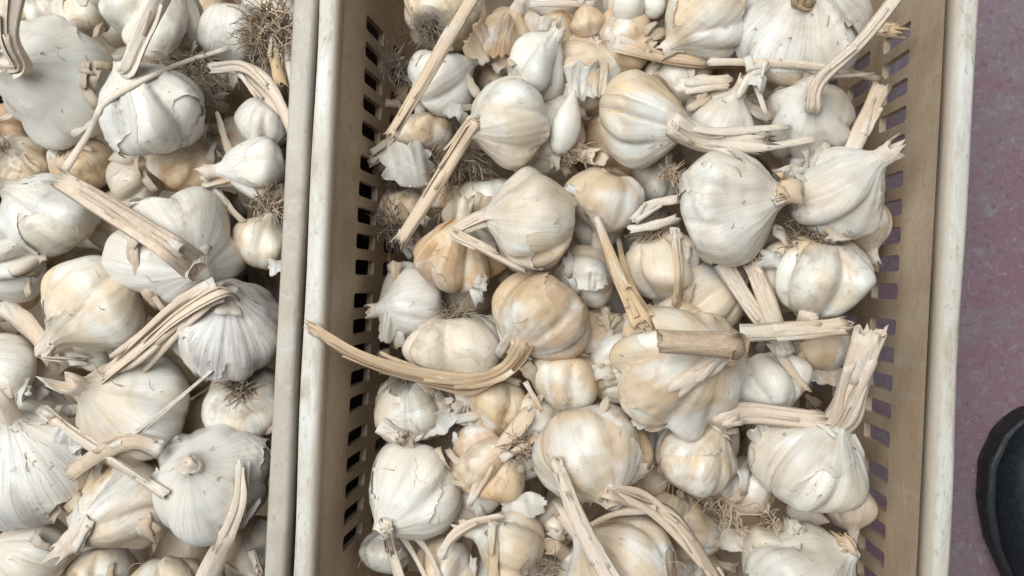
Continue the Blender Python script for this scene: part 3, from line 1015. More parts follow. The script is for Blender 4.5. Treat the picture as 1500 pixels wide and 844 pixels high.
bulb(562, 812, 36, 7.6, (.2, -.9), 10, 'mauve skinned bulb wedged below the corner bulb', cl=6, lobe=.1, tan=.1, pur=.6)
bulb(1015, 772, 50, 7.6, (.8, .2), 10, 'dark shaded bulb in the gap under root threads', cl=6, lobe=.12, tan=.4, dirt=.5, skin=.4)
bulb(1248, 742, 34, 6.8, (.1, .9), 10, 'mauve bulb in shade beside the lower wall slots', cl=5, lobe=.12, pur=.6, tan=.2)
bulb(1262, 330, 40, 6.2, (.3, .8), 10, 'mauve bulb squeezed between the ribbed one and the wall', cl=6, lobe=.1, pur=.5, tan=.3)
bulb(730, 118, 40, 7.8, (.3, .8), 10, 'shaded tan bulb under the slit cream one', cl=6, lobe=.14, tan=.5, skin=.4)
bulb(585, 300, 42, 9.4, (.3, .8), -20, 'dark soiled bulb low against the slotted wall', cl=6, lobe=.12, dirt=.9, tan=.4, roots=60)

# loose single cloves: x, y, length px, width px, cm below rim, direction, label, looks
CLOVES = [
    (828, 184, 96, 44, 5.6, (.25, -1), 'long grey translucent clove beside the golden cheeked bulb', dict(tan=.02, pur=.1)),
    (184, 230, 48, 30, 4.8, (-1, .2), 'little purple pink clove under the bright white plump bulb', dict(pur=.75, tan=.2)),
    (138, 527, 50, 38, 3.9, (-1, .15), 'small white clove below the lumpy cream bulb', dict(pur=.15)),
    (920, 8, 60, 48, 4.6, (.1, -1), 'glossy white clove at the top edge between bulbs', dict(tan=.02)),
    (958, 8, 44, 34, 5.0, (.3, -1), 'narrow white clove beside the shiny bulb at the top', dict(tan=.05)),
    (1180, 752, 60, 34, 6.0, (1, .3), 'violet clove peeping out under the fat stemmed bulb', dict(pur=.8, tan=.1)),
]

# loose stalks: photo path, width px start and end, kind, looks, label; height None = rests on the pile
STALKS = [
    ([(708, -30), (576, 194)], 24, 22, 'tube', dict(yellow=.25, pale=.1), 'longest straight tan stalk slanting in from the top edge', 1.2),
    ([(815, 678), (850, 765), (905, 870)], 22, 30, 'tube', dict(pale=.55, rev=1), 'long pinkish white stalk slanting to the bottom edge', None),
    ([(873, 318), (905, 405), (938, 470)], 12, 30, 'tube', dict(yellow=.75, flat=.35), 'straw yellow stalk pointing down at the broad tan topped bulb', None),
    ([(906, 350), (918, 405), (948, 462)], 8, 14, 'ribbon', dict(yellow=.8), 'narrow straw strip alongside the straw yellow stalk', None),
    ([(990, 338), (993, 395), (990, 444)], 16, 12, 'ribbon', dict(yellow=.6, pale=.2), 'short flat tan strip hanging below the finely ribbed bulb', None),
    ([(1058, 384), (1100, 448), (1142, 500)], 26, 30, 'tube', dict(pale=.45), 'pinkish stalk pointing into the gap by the ribbed cream bulb', 3.6),
    ([(1150, 520), (1128, 455), (1104, 392)], 30, 26, 'tube', dict(pale=.5, jag=.5), 'pale stalk with ragged upper end next to the ribbed cream bulb', 3.4),
    ([(1084, 490), (1160, 486), (1232, 480)], 27, 30, 'tube', dict(pale=.3, yellow=.2, jag=.6, flat=.5), 'tan stalk with brush like frayed white end', 1.4),
    ([(1130, 505), (1180, 570)], 12, 10, 'ribbon', dict(yellow=.3, pale=.4), 'split strip below the frayed stalk', 3.6),
    ([(1062, 518), (1030, 542), (1000, 566)], 26, 30, 'ribbon', dict(yellow=.25, pale=.6), 'broken pale sheath lying on the broad tan topped bulb', None),
    ([(905, 62), (955, 78), (1030, 90), (1085, 97)], 26, 14, 'ribbon', dict(yellow=.4), 'twisted tan leaf running out of the root tangle', None),
    ([(1040, 90), (1120, 92), (1200, 98), (1290, 116)], 13, 9, 'ribbon', dict(pale=.55, yellow=.2), 'long thin straw lying across the big smooth bulb', None),
    ([(1160, 92), (1230, 104), (1285, 120)], 9, 6, 'ribbon', dict(pale=.5), 'wispy straw end beside the long thin straw', None),
    ([(998, 122), (1056, 122)], 24, 22, 'ribbon', dict(pale=.5, yellow=.2), 'short flat stalk piece behind the golden cheeked bulb', 3.4),
    ([(1108, 222), (1138, 258), (1162, 284)], 28, 30, 'ribbon', dict(yellow=.3, brown=.15), 'tan leaf flap under the pinkish white stem', None),
    ([(1248, 224), (1270, 175), (1292, 128)], 26, 26, 'tube', dict(pale=.2, yellow=.2, jag=.15), 'short thick stalk leaning against the far slotted wall', 2.4),
    ([(1238, 38), (1275, 40), (1306, 44)], 26, 20, 'tube', dict(yellow=.7, jag=.9), 'stub with frayed orange tip near the long thin stem', 3.2),
    ([(1095, 84), (1104, 115), (1122, 165)], 14, 6, 'ribbon', dict(pale=1.0), 'upright papery scrap of the crossed white pair', 2.3),
    ([(1122, 92), (1100, 112), (1084, 140)], 18, 10, 'ribbon', dict(pale=1.0), 'slanting papery scrap of the crossed white pair', 2.0),
    ([(690, 735), (716, 680), (768, 612)], 12, 26, 'ribbon', dict(yellow=.35, pale=.2), 'split dry straw in front of the yellowish bulb', 3.2),
    ([(735, 672), (790, 640)], 12, 8, 'ribbon', dict(yellow=.35), 'short side splinter of the split dry straw', 3.0),
    ([(648, 812), (664, 786), (696, 766), (728, 760)], 18, 14, 'ribbon', dict(pale=.3), 'curled ribbon over the cream bulb with orange smear', 2.6),
    ([(722, 770), (722, 852)], 14, 18, 'ribbon', dict(yellow=.3), 'upright tan strip on the orange smeared bulb', None),
    ([(545, 222), (572, 205)], 12, 10, 'ribbon', dict(yellow=.4, brown=.2), 'dry husk bit on the wall by the longest stalk', 6.6),
    ([(542, 236), (570, 220), (585, 210)], 16, 12, 'ribbon', dict(yellow=.3), 'crumpled straw bit under the end of the longest stalk', 6.9),
    ([(930, 322), (955, 300), (990, 292)], 16, 12, 'ribbon', dict(pale=.8), 'curved white husk strip above the glossy clove', 2.6),
    ([(925, 335), (960, 330), (988, 322)], 12, 14, 'ribbon', dict(pale=.8), 'straight white husk strip under the curved one', 2.9),
    ([(778, 5), (868, 6)], 9, 10, 'ribbon', dict(pale=.5), 'thin straw along the top edge of the pile', 4.4),
    ([(556, 622), (585, 640)], 26, 22, 'tube', dict(pale=.4), 'short pale stub beside the sooty bulb', None),
    ([(1160, 575), (1180, 520), (1242, 500)], 16, 22, 'ribbon', dict(brown=.6, yellow=.5), 'rusty brown leaf behind the fat frayed stem', 4.4),
    ([(770, 560), (792, 600)], 8, 6, 'ribbon', dict(yellow=.5), 'small straw splinter beside the small pale tan bulb', 3.6),
    # tan rimmed crate
    ([(62, 602), (130, 652), (236, 722)], 20, 18, 'ribbon', dict(pale=.75), 'broken flat white strip running under the thick curved stalk', None),
    ([(236, 660), (195, 648), (150, 662), (103, 694)], 30, 27, 'tube', dict(brown=.3, pale=.15, jag=.12), 'thick curved dull brown stalk over the orange stained bulb', None),
    ([(312, 542), (252, 592), (188, 642)], 6, 7, 'tube', dict(pale=1.0), 'thin straight white straw below the violet veined bulb', None),
    ([(352, 684), (346, 750), (296, 862)], 18, 34, 'ribbon', dict(pale=.65), 'split white stalk running off the bottom edge', None),
    ([(362, 680), (354, 745)], 10, 14, 'ribbon', dict(yellow=.5, pale=.2), 'tan splinters at the top of the split white stalk', None),
    ([(378, 735), (352, 768)], 8, 14, 'ribbon', dict(pale=.6), 'side splinter of the split white stalk', None),
    ([(330, 72), (262, 94), (195, 124), (150, 152), (132, 190), (96, 246)], 7, 14, 'ribbon', dict(pale=.85), 'long looping white leaf strip trailing across the plump bulb', None),
    ([(280, 96), (308, 108), (334, 127)], 10, 13, 'tube', dict(pale=.3), 'short tan twig under the root tangle', None),
    ([(318, 168), (326, 196), (338, 226)], 8, 12, 'ribbon', dict(pale=.2), 'short husk sliver near the golden brown bulb', 3.2),
    ([(314, 98), (360, 98), (396, 130), (424, 186)], 16, 22, 'ribbon', dict(pale=.55), 'bent pale strip with ragged end by the tan rim', 1.6),
    ([(352, 106), (385, 138), (420, 172)], 12, 16, 'ribbon', dict(pale=.4, yellow=.1), 'pale strip under the bent one by the tan rim', 2.2),
    ([(398, 58), (402, 88), (410, 116)], 12, 18, 'ribbon', dict(yellow=.95), 'yellow curled leaf beside the root tangle', 2.2),
    ([(418, 48), (426, 120)], 10, 12, 'ribbon', dict(pale=1.0), 'white husk shred against the tan rim', 2.6),
    ([(300, 270), (345, 266), (392, 274)], 16, 12, 'ribbon', dict(yellow=.4, brown=.2), 'brown dried leaf bits above the grey beige bulb', 2.4),
    ([(315, 280), (330, 300), (352, 322)], 18, 10, 'ribbon', dict(pale=.3), 'pinkish husk hanging below the brown dried leaf', 3.0),
    ([(8, 452), (40, 480), (76, 520)], 36, 34, 'ribbon', dict(pale=.25, brown=.12), 'wide pinkish sheath left of the lumpy cream bulb', 3.0),
    ([(368, 806), (380, 838)], 16, 14, 'tube', dict(brown=.7, jag=.8), 'dark brown stub at the foot of the tan rim', 2.6),
    ([(110, 806), (126, 768)], 16, 22, 'ribbon', dict(pale=.8), 'frilly torn husk beside the orange stained bulb', None),
]

# loose papery skin: x, y, width px, height px, rotation, cm below rim or None, looks, label
FLAKES = [
    (708, 62, 46, 60, -30, 4.6, dict(tan=.35), 'beige crumpled skin behind the longest stalk'),
    (790, 36, 54, 34, 15, 4.8, dict(tan=.2), 'pale torn skin just under the thin straw at the top edge'),
    (880, 120, 30, 46, 10, 3.8, dict(tan=.3), 'narrow cream skin shred hanging from the root tangle'),
    (842, 418, 36, 34, -20, 4.2, dict(pur=.3), 'greyish skin scrap left of the small stiff white flake'),
    (700, 300, 30, 44, 20, 4.4, dict(tan=.3), 'brownish skin scrap beside the neck of the large cream bulb'),
    (985, 742, 54, 34, 30, 5.2, dict(tan=.3, pur=.2), 'shaded pink husk right of the fanned fibrous stem'),
    (1120, 640, 40, 44, -20, 4.8, dict(tan=.1), 'pale skin scrap below the sideways stub stem'),
    (90, 640, 50, 36, 25, 1.4, dict(pur=.15), 'white torn skin curling off beside the broken flat strip'),
    (240, 705, 34, 44, 0, 1.6, dict(), 'white skin shred between the curved stalk and the scarred bulb'),
    (600, 242, 78, 66, -10, 5.2, dict(pur=.1), 'large crinkled translucent skin near the wall under the long stalks'),
    (856, 118, 56, 52, 5, 4.4, dict(pur=.25), 'fluted white skin flake below the root tangle'),
    (765, 742, 76, 34, -12, 3.6, dict(), 'white tape like skin flakes below the yellowish bulb'),
    (868, 412, 44, 30, 12, 3.6, dict(), 'small stiff white flake on the greyish bulb'),
    (400, 390, 26, 24, 10, 2.0, dict(), 'small bluish white flake beside the tan rim'),
    (100, 526, 56, 22, 8, 2.4, dict(), 'curled white skin under the lumpy cream bulb'),
    (570, 470, 34, 60, 10, 6.0, dict(pur=.2), 'grey skin flap sticking to the wall slots'),
    (640, 622, 70, 30, -35, 4.6, dict(pur=.2), 'grey curled skin beside the sooty bulb'),
    (738, 55, 40, 66, 15, 4.4, dict(tan=.6), 'tan inner husk standing up behind the two round white cloves'),
    (1112, 120, 26, 22, 20, 1.7, dict(), 'tiny white scrap in the middle of the crossed pair'),
    (668, 164, 34, 26, 30, 3.8, dict(), 'small bluish white chip beside the slit bulb'),
    (1085, 790, 70, 34, -25, 5.4, dict(pur=.35, tan=.3), 'pinkish husk in shade near the bottom edge'),
    (940, 620, 30, 16, 0, 3.8, dict(), 'small white shred under the lobed bulb'),
    (1205, 545, 64, 40, 20, 5.6, dict(pur=.6, tan=.3), 'mauve skin in the shade behind the fat frayed stem'),
]

# loose root tangles: x, y, radius px, strand length px, count, cm below rim, soil, label
TANGLES = [
    (396, 48, 30, 60, 190, 2.6, .1, 'thick brown root tangle hanging at the tan rim near the top'),
    (398, 304, 16, 46, 90, 2.6, .1, 'light brown root tangle dangling over the beige grey bulb'),
    (288, 112, 34, 40, 120, 3.2, .6, 'dark root fringe behind the bright white plump bulb'),
    (680, 240, 34, 56, 150, 5.6, .45, 'dense root tangle under the long straight tan stem'),
    (582, 330, 16, 56, 80, 8.2, .6, 'wispy dark roots beside the wall slots'),
    (592, 100, 14, 50, 70, 6.6, .75, 'black root wisps beside the longest stalk'),
    (985, 262, 9, 34, 50, 3.0, .1, 'small upright root tuft between two white bulbs'),
    (1190, 338, 40, 40, 90, 3.4, .7, 'dark wiry roots above the ribbed cream bulb'),
    (1060, 735, 34, 60, 40, 4.0, .1, 'loose pale root threads under the orange tinged bulb'),
    (764, 656, 18, 50, 90, 3.6, .3, 'root spray between the yellowish and the freckled bulb'),
    (1150, 780, 34, 50, 26, 4.0, .1, 'few pale root threads on the wide cream bulb'),
    (780, 838, 24, 50, 50, 4.8, .5, 'root threads at the bottom edge right of the smeared bulb'),
    (850, 232, 16, 36, 40, 4.4, .3, 'little root bundle above the plain beige bulb'),
]

# ------------------------------------------------------------------ build the bulbs
CRATE = {'L': (-0.3745, CB), 'R': (0.0222, CA)}


def crate_local(p, key):
    cx, a = CRATE[key]
    a = math.radians(a)
    dx, dy = p[0] - cx, p[1]
    return dx * math.cos(a) - dy * math.sin(a), dx * math.sin(a) + dy * math.cos(a)


def crate_world(u, v, key):
    cx, a = CRATE[key]
    a = math.radians(a)
    return cx + u * math.cos(a) + v * math.sin(a), -u * math.sin(a) + v * math.cos(a)


# settle: highest first, every later bulb sinks along its line until it no longer cuts deep into the others
order = sorted(range(len(B)), key=lambda i: B[i]['k'])
done = []
for i in order:
    b = B[i]
    key = 'L' if b['x'] < 440 else 'R'
    z = RIM_Z - b['k'] / 100
    for step in range(22):
        p = P(b['x'], b['y'], z)
        R = b['r'] * px_size(z) * 1.06
        bad = any(np.linalg.norm(p - q) < 0.66 * (R + S) for q, S in done)
        if not bad:
            break
        z -= 0.0025
    u, v = crate_local(p, key)
    lim = CR_W / 2 - 0.0154 - 0.040 * (RIM_Z - z) - R * 0.9
    if abs(u) > lim:
        u = math.copysign(lim, u)
        wx, wy = crate_world(u, v, key)
        p = np.array([wx, wy, z])
    b.update(p=p, R=R, key=key)
    done.append((p, R))

GROUP = {'L': 'garlic bulbs heaped in the tan rimmed crate', 'R': 'garlic bulbs heaped in the white rimmed crate'}
bv_v, bv_f, bv_n = [], [], 0


def add_bvh(v, f):
    global bv_n
    bv_v.append(v)
    bv_f.extend([[int(i) + bv_n for i in q] for q in f])
    bv_n += len(v)


def build_bulb(i, b):
    shape = BulbShape(b.get('seed', 100 + i), b.get('cl', 6), b.get('lobe', .14), b.get('flat', .9))
    p, R = b['p'], b['R']
    Rm = axis_frame(b['d'], b['tilt'], p)
    base = np.array([p[0], p[1], p[2] - 0.8 * R])
    off = p - base
    e = empty('garlic_bulb', base, b['label'], 'garlic bulb', GROUP[b['key']])
    vr = np.random.default_rng(i + 900).uniform(0, 1, 2) ** 2
    col = (b.get('tan', .2) * (1.25 if b['key'] == 'R' else 1.0), b.get('pur', 0.3 * vr[0]), b.get('dirt', 0.06 + 0.4 * vr[1]), 1)
    spin = np.random.default_rng(i).uniform(0, 6.28)

    def tf(v):
        return (v * R) @ Rm.T + off

    big = b['r'] > 60
    v, f, st = bulb_body(shape, 84 if big else 60, 60 if big else 44, .95 if b.get('stem') else 1.0)
    me = make_mesh('bulb_body', tf(v), f, st)
    link('bulb_body', me, M_SKIN, e, color=col)
    vl, flw, _ = bulb_body(shape, 20, 14)
    add_bvh(tf(vl) + base, flw)
    if b.get('skin'):
        v, f, st = torn_layer(shape, 900 + i, .5 + .5 * b['skin'], 110 if big else 72, 60 if big else 42)
        me = make_mesh('outer_skin', tf(v), f, st)
        link('outer_skin', me, M_PAPER, e, color=(col[0] * .75, col[1] * 1.1 + .03, col[2] * .6, 1))
    if b.get('roots'):
        c0 = tf(np.array([0, 0, -0.645 * b.get('flat', .9)]))
        v, f, st = root_strands(c0, -Rm[:, 2], .17 * R, .48 * R, int(b['roots'] * 1.5), 500 + i)
        o = link('roots', make_mesh('roots', v, f, st, smooth=False), M_ROOT, e, color=(0, 0, min(.8, b.get('dirt', .1) * .7), 1))
        o['kind'] = 'stuff'
    b.update(e=e, shape=shape, tf=tf, base=base)
    return e


for i, b in enumerate(B):
    build_bulb(i, b)

# deeper bulbs that show through the gaps, sharing a few shapes
cover = np.zeros((85, 170), bool)
yy, xx = np.mgrid[-0:85, 0:170]
for b in B:
    cover |= (xx * 10 - 100 - b['x']) ** 2 + (yy * 10 - b['y']) ** 2 < (b['r'] * .92) ** 2


def project(p):
    q = RM.T @ (np.asarray(p) - np.array([0, 0, CAM_Z]))
    return 750 + F_PX * q[0] / -q[2], 422 - F_PX * q[1] / -q[2]


PR = .031
protos = []
for j in range(5):
    sh = BulbShape(2000 + j, 6, .14, .9)
    v, f, st = bulb_body(sh, 48, 36)
    me = make_mesh('bulb_body', v * PR, f, st)
    me.materials.append(M_SKIN)
    tip = sh(np.linspace(0, 6.28, 12), np.full(12, .95)).mean(0)
    sv, sf, ss = tube([tip * .96, tip, tip + np.array([.03, .02, .3]), tip + np.array([.1, .1, .6])], .33, .3, .7, j, .5, seg=14, n=8)
    sm = make_mesh('stem', sv * PR, sf, ss)
    sm.materials.append(M_STALK)
    protos.append((me, sm, sh))
fr = np.random.default_rng(5)
FILL = []
for key in ('R', 'L'):
    for lay_, (zc, pitch) in enumerate(((0.180, .058), (0.130, .062))):
        for a in range(-4, 5):
            for c in range(-5, 6):
                u = (a + .5 * (c % 2)) * pitch + fr.normal(0, .006)
                v = c * pitch * .87 + fr.normal(0, .006)
                R = fr.uniform(.028, .035)
                x, y = crate_world(u, v, key)
                z = zc + fr.normal(0, .006)
                if abs(u) > CR_W / 2 - .024 - R or abs(v) > CR_L / 2 - .03 - R:
                    continue
                px, py = project((x, y, z))
                rp = R / px_size(z)
                inside = -20 < px < 1560 and -30 < py < 874
                if px < -260 or (lay_ == 1 and not inside):
                    continue
                p = np.array([x, y, z])
                if any(np.linalg.norm(p - q) < .54 * (R + S) for q, S in done):
                    continue
                done.append((p, R))
                q = axis_frame(fr.normal(0, 1, 2), fr.uniform(-25, 40))
                FILL.append(dict(p=p, R=R, q=q, key=key, proto=int(fr.integers(5)), inside=inside, px=px, py=py, hits=0,
                                 col=(fr.uniform(.1, .6), fr.uniform(0, .4), fr.uniform(.1, .5), 1)))
owner = [-1] * len(bv_f)
N_TOP = len(bv_f)
for n_, d in enumerate(FILL):
    v, f, _ = bulb_body(protos[d['proto']][2], 16, 12)
    add_bvh((v * d['R']) @ d['q'].T + d['p'], f)
    owner += [n_] * len(f)
TREE = BVHTree.FromPolygons([Vector(v) for v in np.vstack(bv_v).tolist()], bv_f)
CO = Vector((0, 0, CAM_Z))


for gy in range(4, 844, 7):
    for gx in range(4, 1500, 7):
        d = P(gx, gy, 0) - np.array([0, 0, CAM_Z])
        hit = TREE.ray_cast(CO, Vector(d).normalized())
        if hit[0] and owner[hit[2]] >= 0:
            FILL[owner[hit[2]]]['hits'] += 1
used_labels = set()
STOP = {'and', 'with', 'the', 'a', 'of', 'its', 'whose', 'under', 'by', 'at', 'to', 'on', 'in', 'into', 'very', 'small', 'near', 'beside', 'below', 'between', 'behind', 'where', 'from', 'as', 'one', 'two', 'for', 'above', 'deep', 'long', 'thin', 'tan', 'pale'}
for d in FILL:
    if d['inside'] and d['hits'] < 6:
        continue
    where = 'white rimmed' if d['key'] == 'R' else 'tan rimmed'
    lab = None
    if d['inside']:
        grp = 'buried bulbs of the %s crate' % where
        for b in sorted((b for b in B if b['key'] == d['key']), key=lambda b: (b['x'] - d['px']) ** 2 + (b['y'] - d['py']) ** 2)[:6]:
            dx, dy = d['px'] - b['x'], d['py'] - b['y']
            rel = ('above' if dy < 0 else 'below') if abs(dy) > abs(dx) else ('left of' if dx < 0 else 'right of')
            w = b['label'].split()[:9]
            while w[-1].strip(',') in STOP:
                w.pop()
            lab = 'shaded bulb buried %s the %s' % (rel, ' '.join(w))
            if lab not in used_labels:
                break
        used_labels.add(lab)
    else:
        lab, grp = 'garlic bulb past the photo edge in the %s crate' % where, 'outlying bulbs of the %s crate' % where
    R = d['R']
    e = empty('garlic_bulb', d['p'] - np.array([0, 0, R * .8]), lab, 'garlic bulb', grp)
    M4 = Matrix(d['q'].tolist()).to_4x4()
    for nm, mesh in (('bulb_body', protos[d['proto']][0]), ('stem', protos[d['proto']][1])):
        o = link(nm, mesh, None, e)
        o.matrix_local = Matrix.Translation((0, 0, R * .8)) @ M4 @ Matrix.Scale(R / PR, 4)
        o.color = d['col'] if nm == 'bulb_body' else (.15, .2, .3, 1)


def surf_z(x, y):
    d = P(x, y, 0) - np.array([0, 0, CAM_Z])
    hit = TREE.ray_cast(CO, Vector(d).normalized())
    return hit[0].z if hit[0] else 0.15


def rest_path(path, w, rigid):
    """heights so that a stalk lies on the pile along its photographed path"""
    pts = catmull(np.array(path, float), 14)[:, :2] if len(path) > 1 else np.array(path)
    h = np.array([max(surf_z(x + dx, y + dy) for dx, dy in ((0, 0), (8, 0), (-8, 0))) for x, y in pts])
    t = np.linspace(0, 1, len(pts))
    if rigid:
        best = None
        for sl in np.linspace(-.05, .05, 41):
            a = (h - sl * t).max()
            m = (a + sl * t - h).mean()
            if best is None or m < best[0]:
                best = (m, a, sl)
        z = best[1] + best[2] * t
    else:
        z = h.copy()
        for _ in range(12):
            z = np.maximum(h, np.convolve(np.pad(z, 1, mode='edge'), [.3, .4, .3], 'valid'))
    z = z + w * .3
    return [P(x, y, zz) for (x, y), zz in zip(pts, z)]


def build_stem(i, b):
    """stem from the neck along the photographed path, lying on whatever is below it"""
    e, shape, tf, base, p, R = b['e'], b['shape'], b['tf'], b['base'], b['p'], b['R']
    ring = np.linspace(0, 2 * np.pi, 16, endpoint=False)
    n0, n1, n2 = (tf(shape(ring, np.full(16, q)).mean(0)[None])[0] + base for q in (.86, .93, 1.0))
    s = b.get('stem')
    wneck = (.33 if s else .38) * R
    parts = []

    def lay(x, y, dz, w):
        z = p[2] + dz / 100
        return P(x, y, max(z, surf_z(x, y) + .18 * w))

    if s:
        w1 = s['w1'] * px_size(p[2] + .02)
        w0 = max(s.get('w0', 0) * px_size(p[2] + .01), wneck)
        pts = [n0, n1] + [lay(x, y, dz, w1) for (x, y, dz) in s['pts']]
        parts += stalk_parts(np.array(pts) - base, w0, w1 * .84, s.get('flat', .6) * .72, 300 + i, s.get('jag', .35), ridge=s.get('ridge', .18), mid=s.get('mid'), start_flat=.9, seg=26, flare=.55)
        looks = (s.get('brown', 0), s.get('yellow', 0), s.get('pale', 0), 1)
        for j, sp in enumerate(s.get('strips', [])):
            sp = [lay(x, y, dz, w1 * .5) - base for (x, y, dz) in sp]
            parts.append(ribbon(sp, w1 * .45, w1 * .25, 400 + i * 7 + j))
    else:
        ln = b.get('stub', np.random.default_rng(i + 50).uniform(.02, .3))
        d = nvec(n2 - n1)
        pts = [n0, n1, n2, n2 + d * R * ln]
        parts.append(tube(np.array(pts) - base, wneck, wneck * .78, .8, 300 + i, .5, seg=16, n=12, flare=.3))
        looks = (.05, .12, .6, 1)
    v, f, st = join(parts)
    link('stem', make_mesh('stem', v, f, st), M_STALK, e, color=looks)


for i, b in enumerate(B):
    build_stem(i, b)

# ------------------------------------------------------------------ loose cloves
def clove_mesh(L, W, seed):
    r = np.random.default_rng(seed)
    nt, ns = 28, 26
    s = np.linspace(0, 1, ns)
    rad = np.interp(s, [0, .03, .1, .25, .45, .65, .82, .93, 1], [0, .42, .66, .92, 1, .82, .45, .2, .05])
    T, S = np.meshgrid(np.linspace(0, 2 * np.pi, nt, endpoint=False), s)
    R = np.interp(S, s, rad)
    c = np.cos(T)
    face = 1 - .22 * np.clip(np.sin(T) * -1, 0, 1) + .05 * np.sin(3 * T + r.uniform(0, 6)) + .02 * np.sin(5 * T + S * 4)
    x = R * c * face * W / 2
    z = R * np.sin(T) * face * W / 2 * .85 + .12 * W * np.sin(S * 3.1)
    y = (S - .45) * L
    V = np.stack([x, y, z], -1).reshape(-1, 3)
    st = np.stack([np.cos(T) * .7, np.sin(T) * .7, S * .8 + .2], -1).reshape(-1, 3)
    return make_mesh('clove', V, grid_faces(nt, ns), st)


for j, (x, y, L, W, k, d, lab, lk) in enumerate(CLOVES):
    z = RIM_Z - k / 100
    z = max(z, min(surf_z(x, y) + .25 * W * px_size(z), z + .03))
    s = px_size(z)
    o = link('garlic_clove', clove_mesh(L * s, W * s, 60 + j), M_SKIN, None, P(x, y, z), (lk.get('tan', .1), lk.get('pur', .05), .05, 1))
    o.rotation_euler = (0.15, 0.1, math.atan2(-d[1], d[0]) - math.pi / 2)
    tag(o, lab, 'garlic clove', 'loose garlic cloves')

# ------------------------------------------------------------------ loose stalks
for j, (path, w0, w1, kind, lk, lab, k) in enumerate(STALKS):
    if k is None:
        pts = rest_path(path, (w0 + w1) / 2 * px_size(.22), kind == 'tube' and len(path) < 4)
    else:
        zs = RIM_Z - k / 100
        pts = []
        for q, (x, y) in enumerate(path):
            pts.append(P(x, y, zs + .002 * math.sin(q * 1.7 + j)))
    pts = np.array(pts)
    if lk.get('rev'):
        pts, w0, w1 = pts[::-1], w1, w0
    base = pts[len(pts) // 2]
    pz = px_size(base[2])
    if kind == 'tube':
        v, f, st = join(stalk_parts(pts - base, w0 * pz * .86, w1 * pz * .86, lk.get('flat', .55) * .85, 700 + j, lk.get('jag', .35), seg=24))
    else:
        prt = [ribbon(pts - base, w0 * pz, w1 * pz, 700 + j, cup=.4)]
        if max(w0, w1) > 15:    # broad strips are several sheaths lying on each other
            r = np.random.default_rng(j)
            for q in range(2):
                dv = np.array([r.normal(0, .16) * w0 * pz, r.normal(0, .16) * w0 * pz, .0009 * (q + 1)])
                sl = pts - base + dv
                sl = sl[: max(2, int(len(sl) * r.uniform(.6, 1.0)))]
                if len(sl) >= 2:
                    prt.append(ribbon(sl + np.linspace(0, 1, len(sl))[:, None] * r.normal(0, .0022, 3), w0 * pz * .5, w1 * pz * .35, 800 + j * 3 + q, cup=.5))
        v, f, st = join(prt)
    o = link('garlic_stalk', make_mesh('garlic_stalk', v, f, st), M_STALK, None, base, (lk.get('brown', 0), lk.get('yellow', 0), lk.get('pale', 0), 1))
    tag(o, lab, 'stalk', 'loose dry stalks and strips on the garlic')

# ------------------------------------------------------------------ loose skins
def flake_mesh(W, H, seed):
    r = np.random.default_rng(seed)
    nr, na = 9, 40
    V, ST = [], []
    ang = np.linspace(0, 2 * np.pi, na, endpoint=False)
    edge = 1 + sum(r.normal(0, .30 / k) * np.sin(k * ang + r.uniform(0, 6)) for k in range(2, 12)) + r.normal(0, .045, na)
    sup = (np.abs(np.cos(ang)) ** 2.3 + np.abs(np.sin(ang)) ** 2.3) ** (-1 / 2.3)
    kx, ph = r.uniform(1.5, 3), r.uniform(0, 6)
    for layer in (0, 1):
        for i in range(nr):
            q = i / (nr - 1)
            x = np.cos(ang) * edge * sup * q
            y = np.sin(ang) * edge * sup * q
            z = .25 * np.sin(kx * x + ph) + .14 * np.sin(6 * x + 2 * y + ph) * q - .55 * x * x + .25 * y * y * np.sign(ph - 3) + .05 * np.sin(15 * x + y) + .1
            V.append(np.stack([x * W / 2, y * H / 2, z * min(W, H) * .6 - layer * .00015], 1))
            ST.append(np.stack([x * 1.1, np.full(na, .2), .4 + y * .3], 1))
    V, ST = np.vstack(V), np.vstack(ST)
    f1 = grid_faces(na, nr)
    f2 = grid_faces(na, nr)[:, ::-1] + nr * na
    a = (nr - 1) * na + np.arange(na)
    b = (nr - 1) * na + (np.arange(na) + 1) % na
    side = np.stack([a, b, b + nr * na, a + nr * na], 1)
    return make_mesh('garlic_skin', V, np.vstack([f1, f2, side]), ST)


for j, (x, y, W, H, rot, k, lk, lab) in enumerate(FLAKES):
    z = RIM_Z - k / 100
    z = max(z, min(surf_z(x, y) + .003, z + .02))
    s = px_size(z)
    o = link('garlic_skin', flake_mesh(W * s, H * s, 40 + j), M_FLAKE, None, P(x, y, z), (lk.get('tan', 0), lk.get('pur', .05), .05, 1))
    o.rotation_euler = (fr.normal(0, .22), fr.normal(0, .22), -math.radians(rot))
    tag(o, lab, 'garlic skin', 'loose papery garlic skins')

# ------------------------------------------------------------------ root tangles
for j, (x, y, R, L, n, k, soil, lab) in enumerate(TANGLES):
    z = RIM_Z - k / 100
    z = max(z, min(surf_z(x, y) + .002, z + .02))
    s = px_size(z)
    base = P(x, y, z)
    r = np.random.default_rng(j)
    d = nvec((r.normal(0, .8), r.normal(0, .8), .45))
    v, f, st = root_strands((0, 0, 0), d, R * s, L * s * .85, int(n * 1.6), 600 + j, spread=1.3, thick=.00046)
    o = link('root_tangle', make_mesh('root_tangle', v, f, st, smooth=False), M_ROOT, None, base, (0, 0, soil, 1))
    tag(o, lab, 'roots', 'loose dry root tangles')

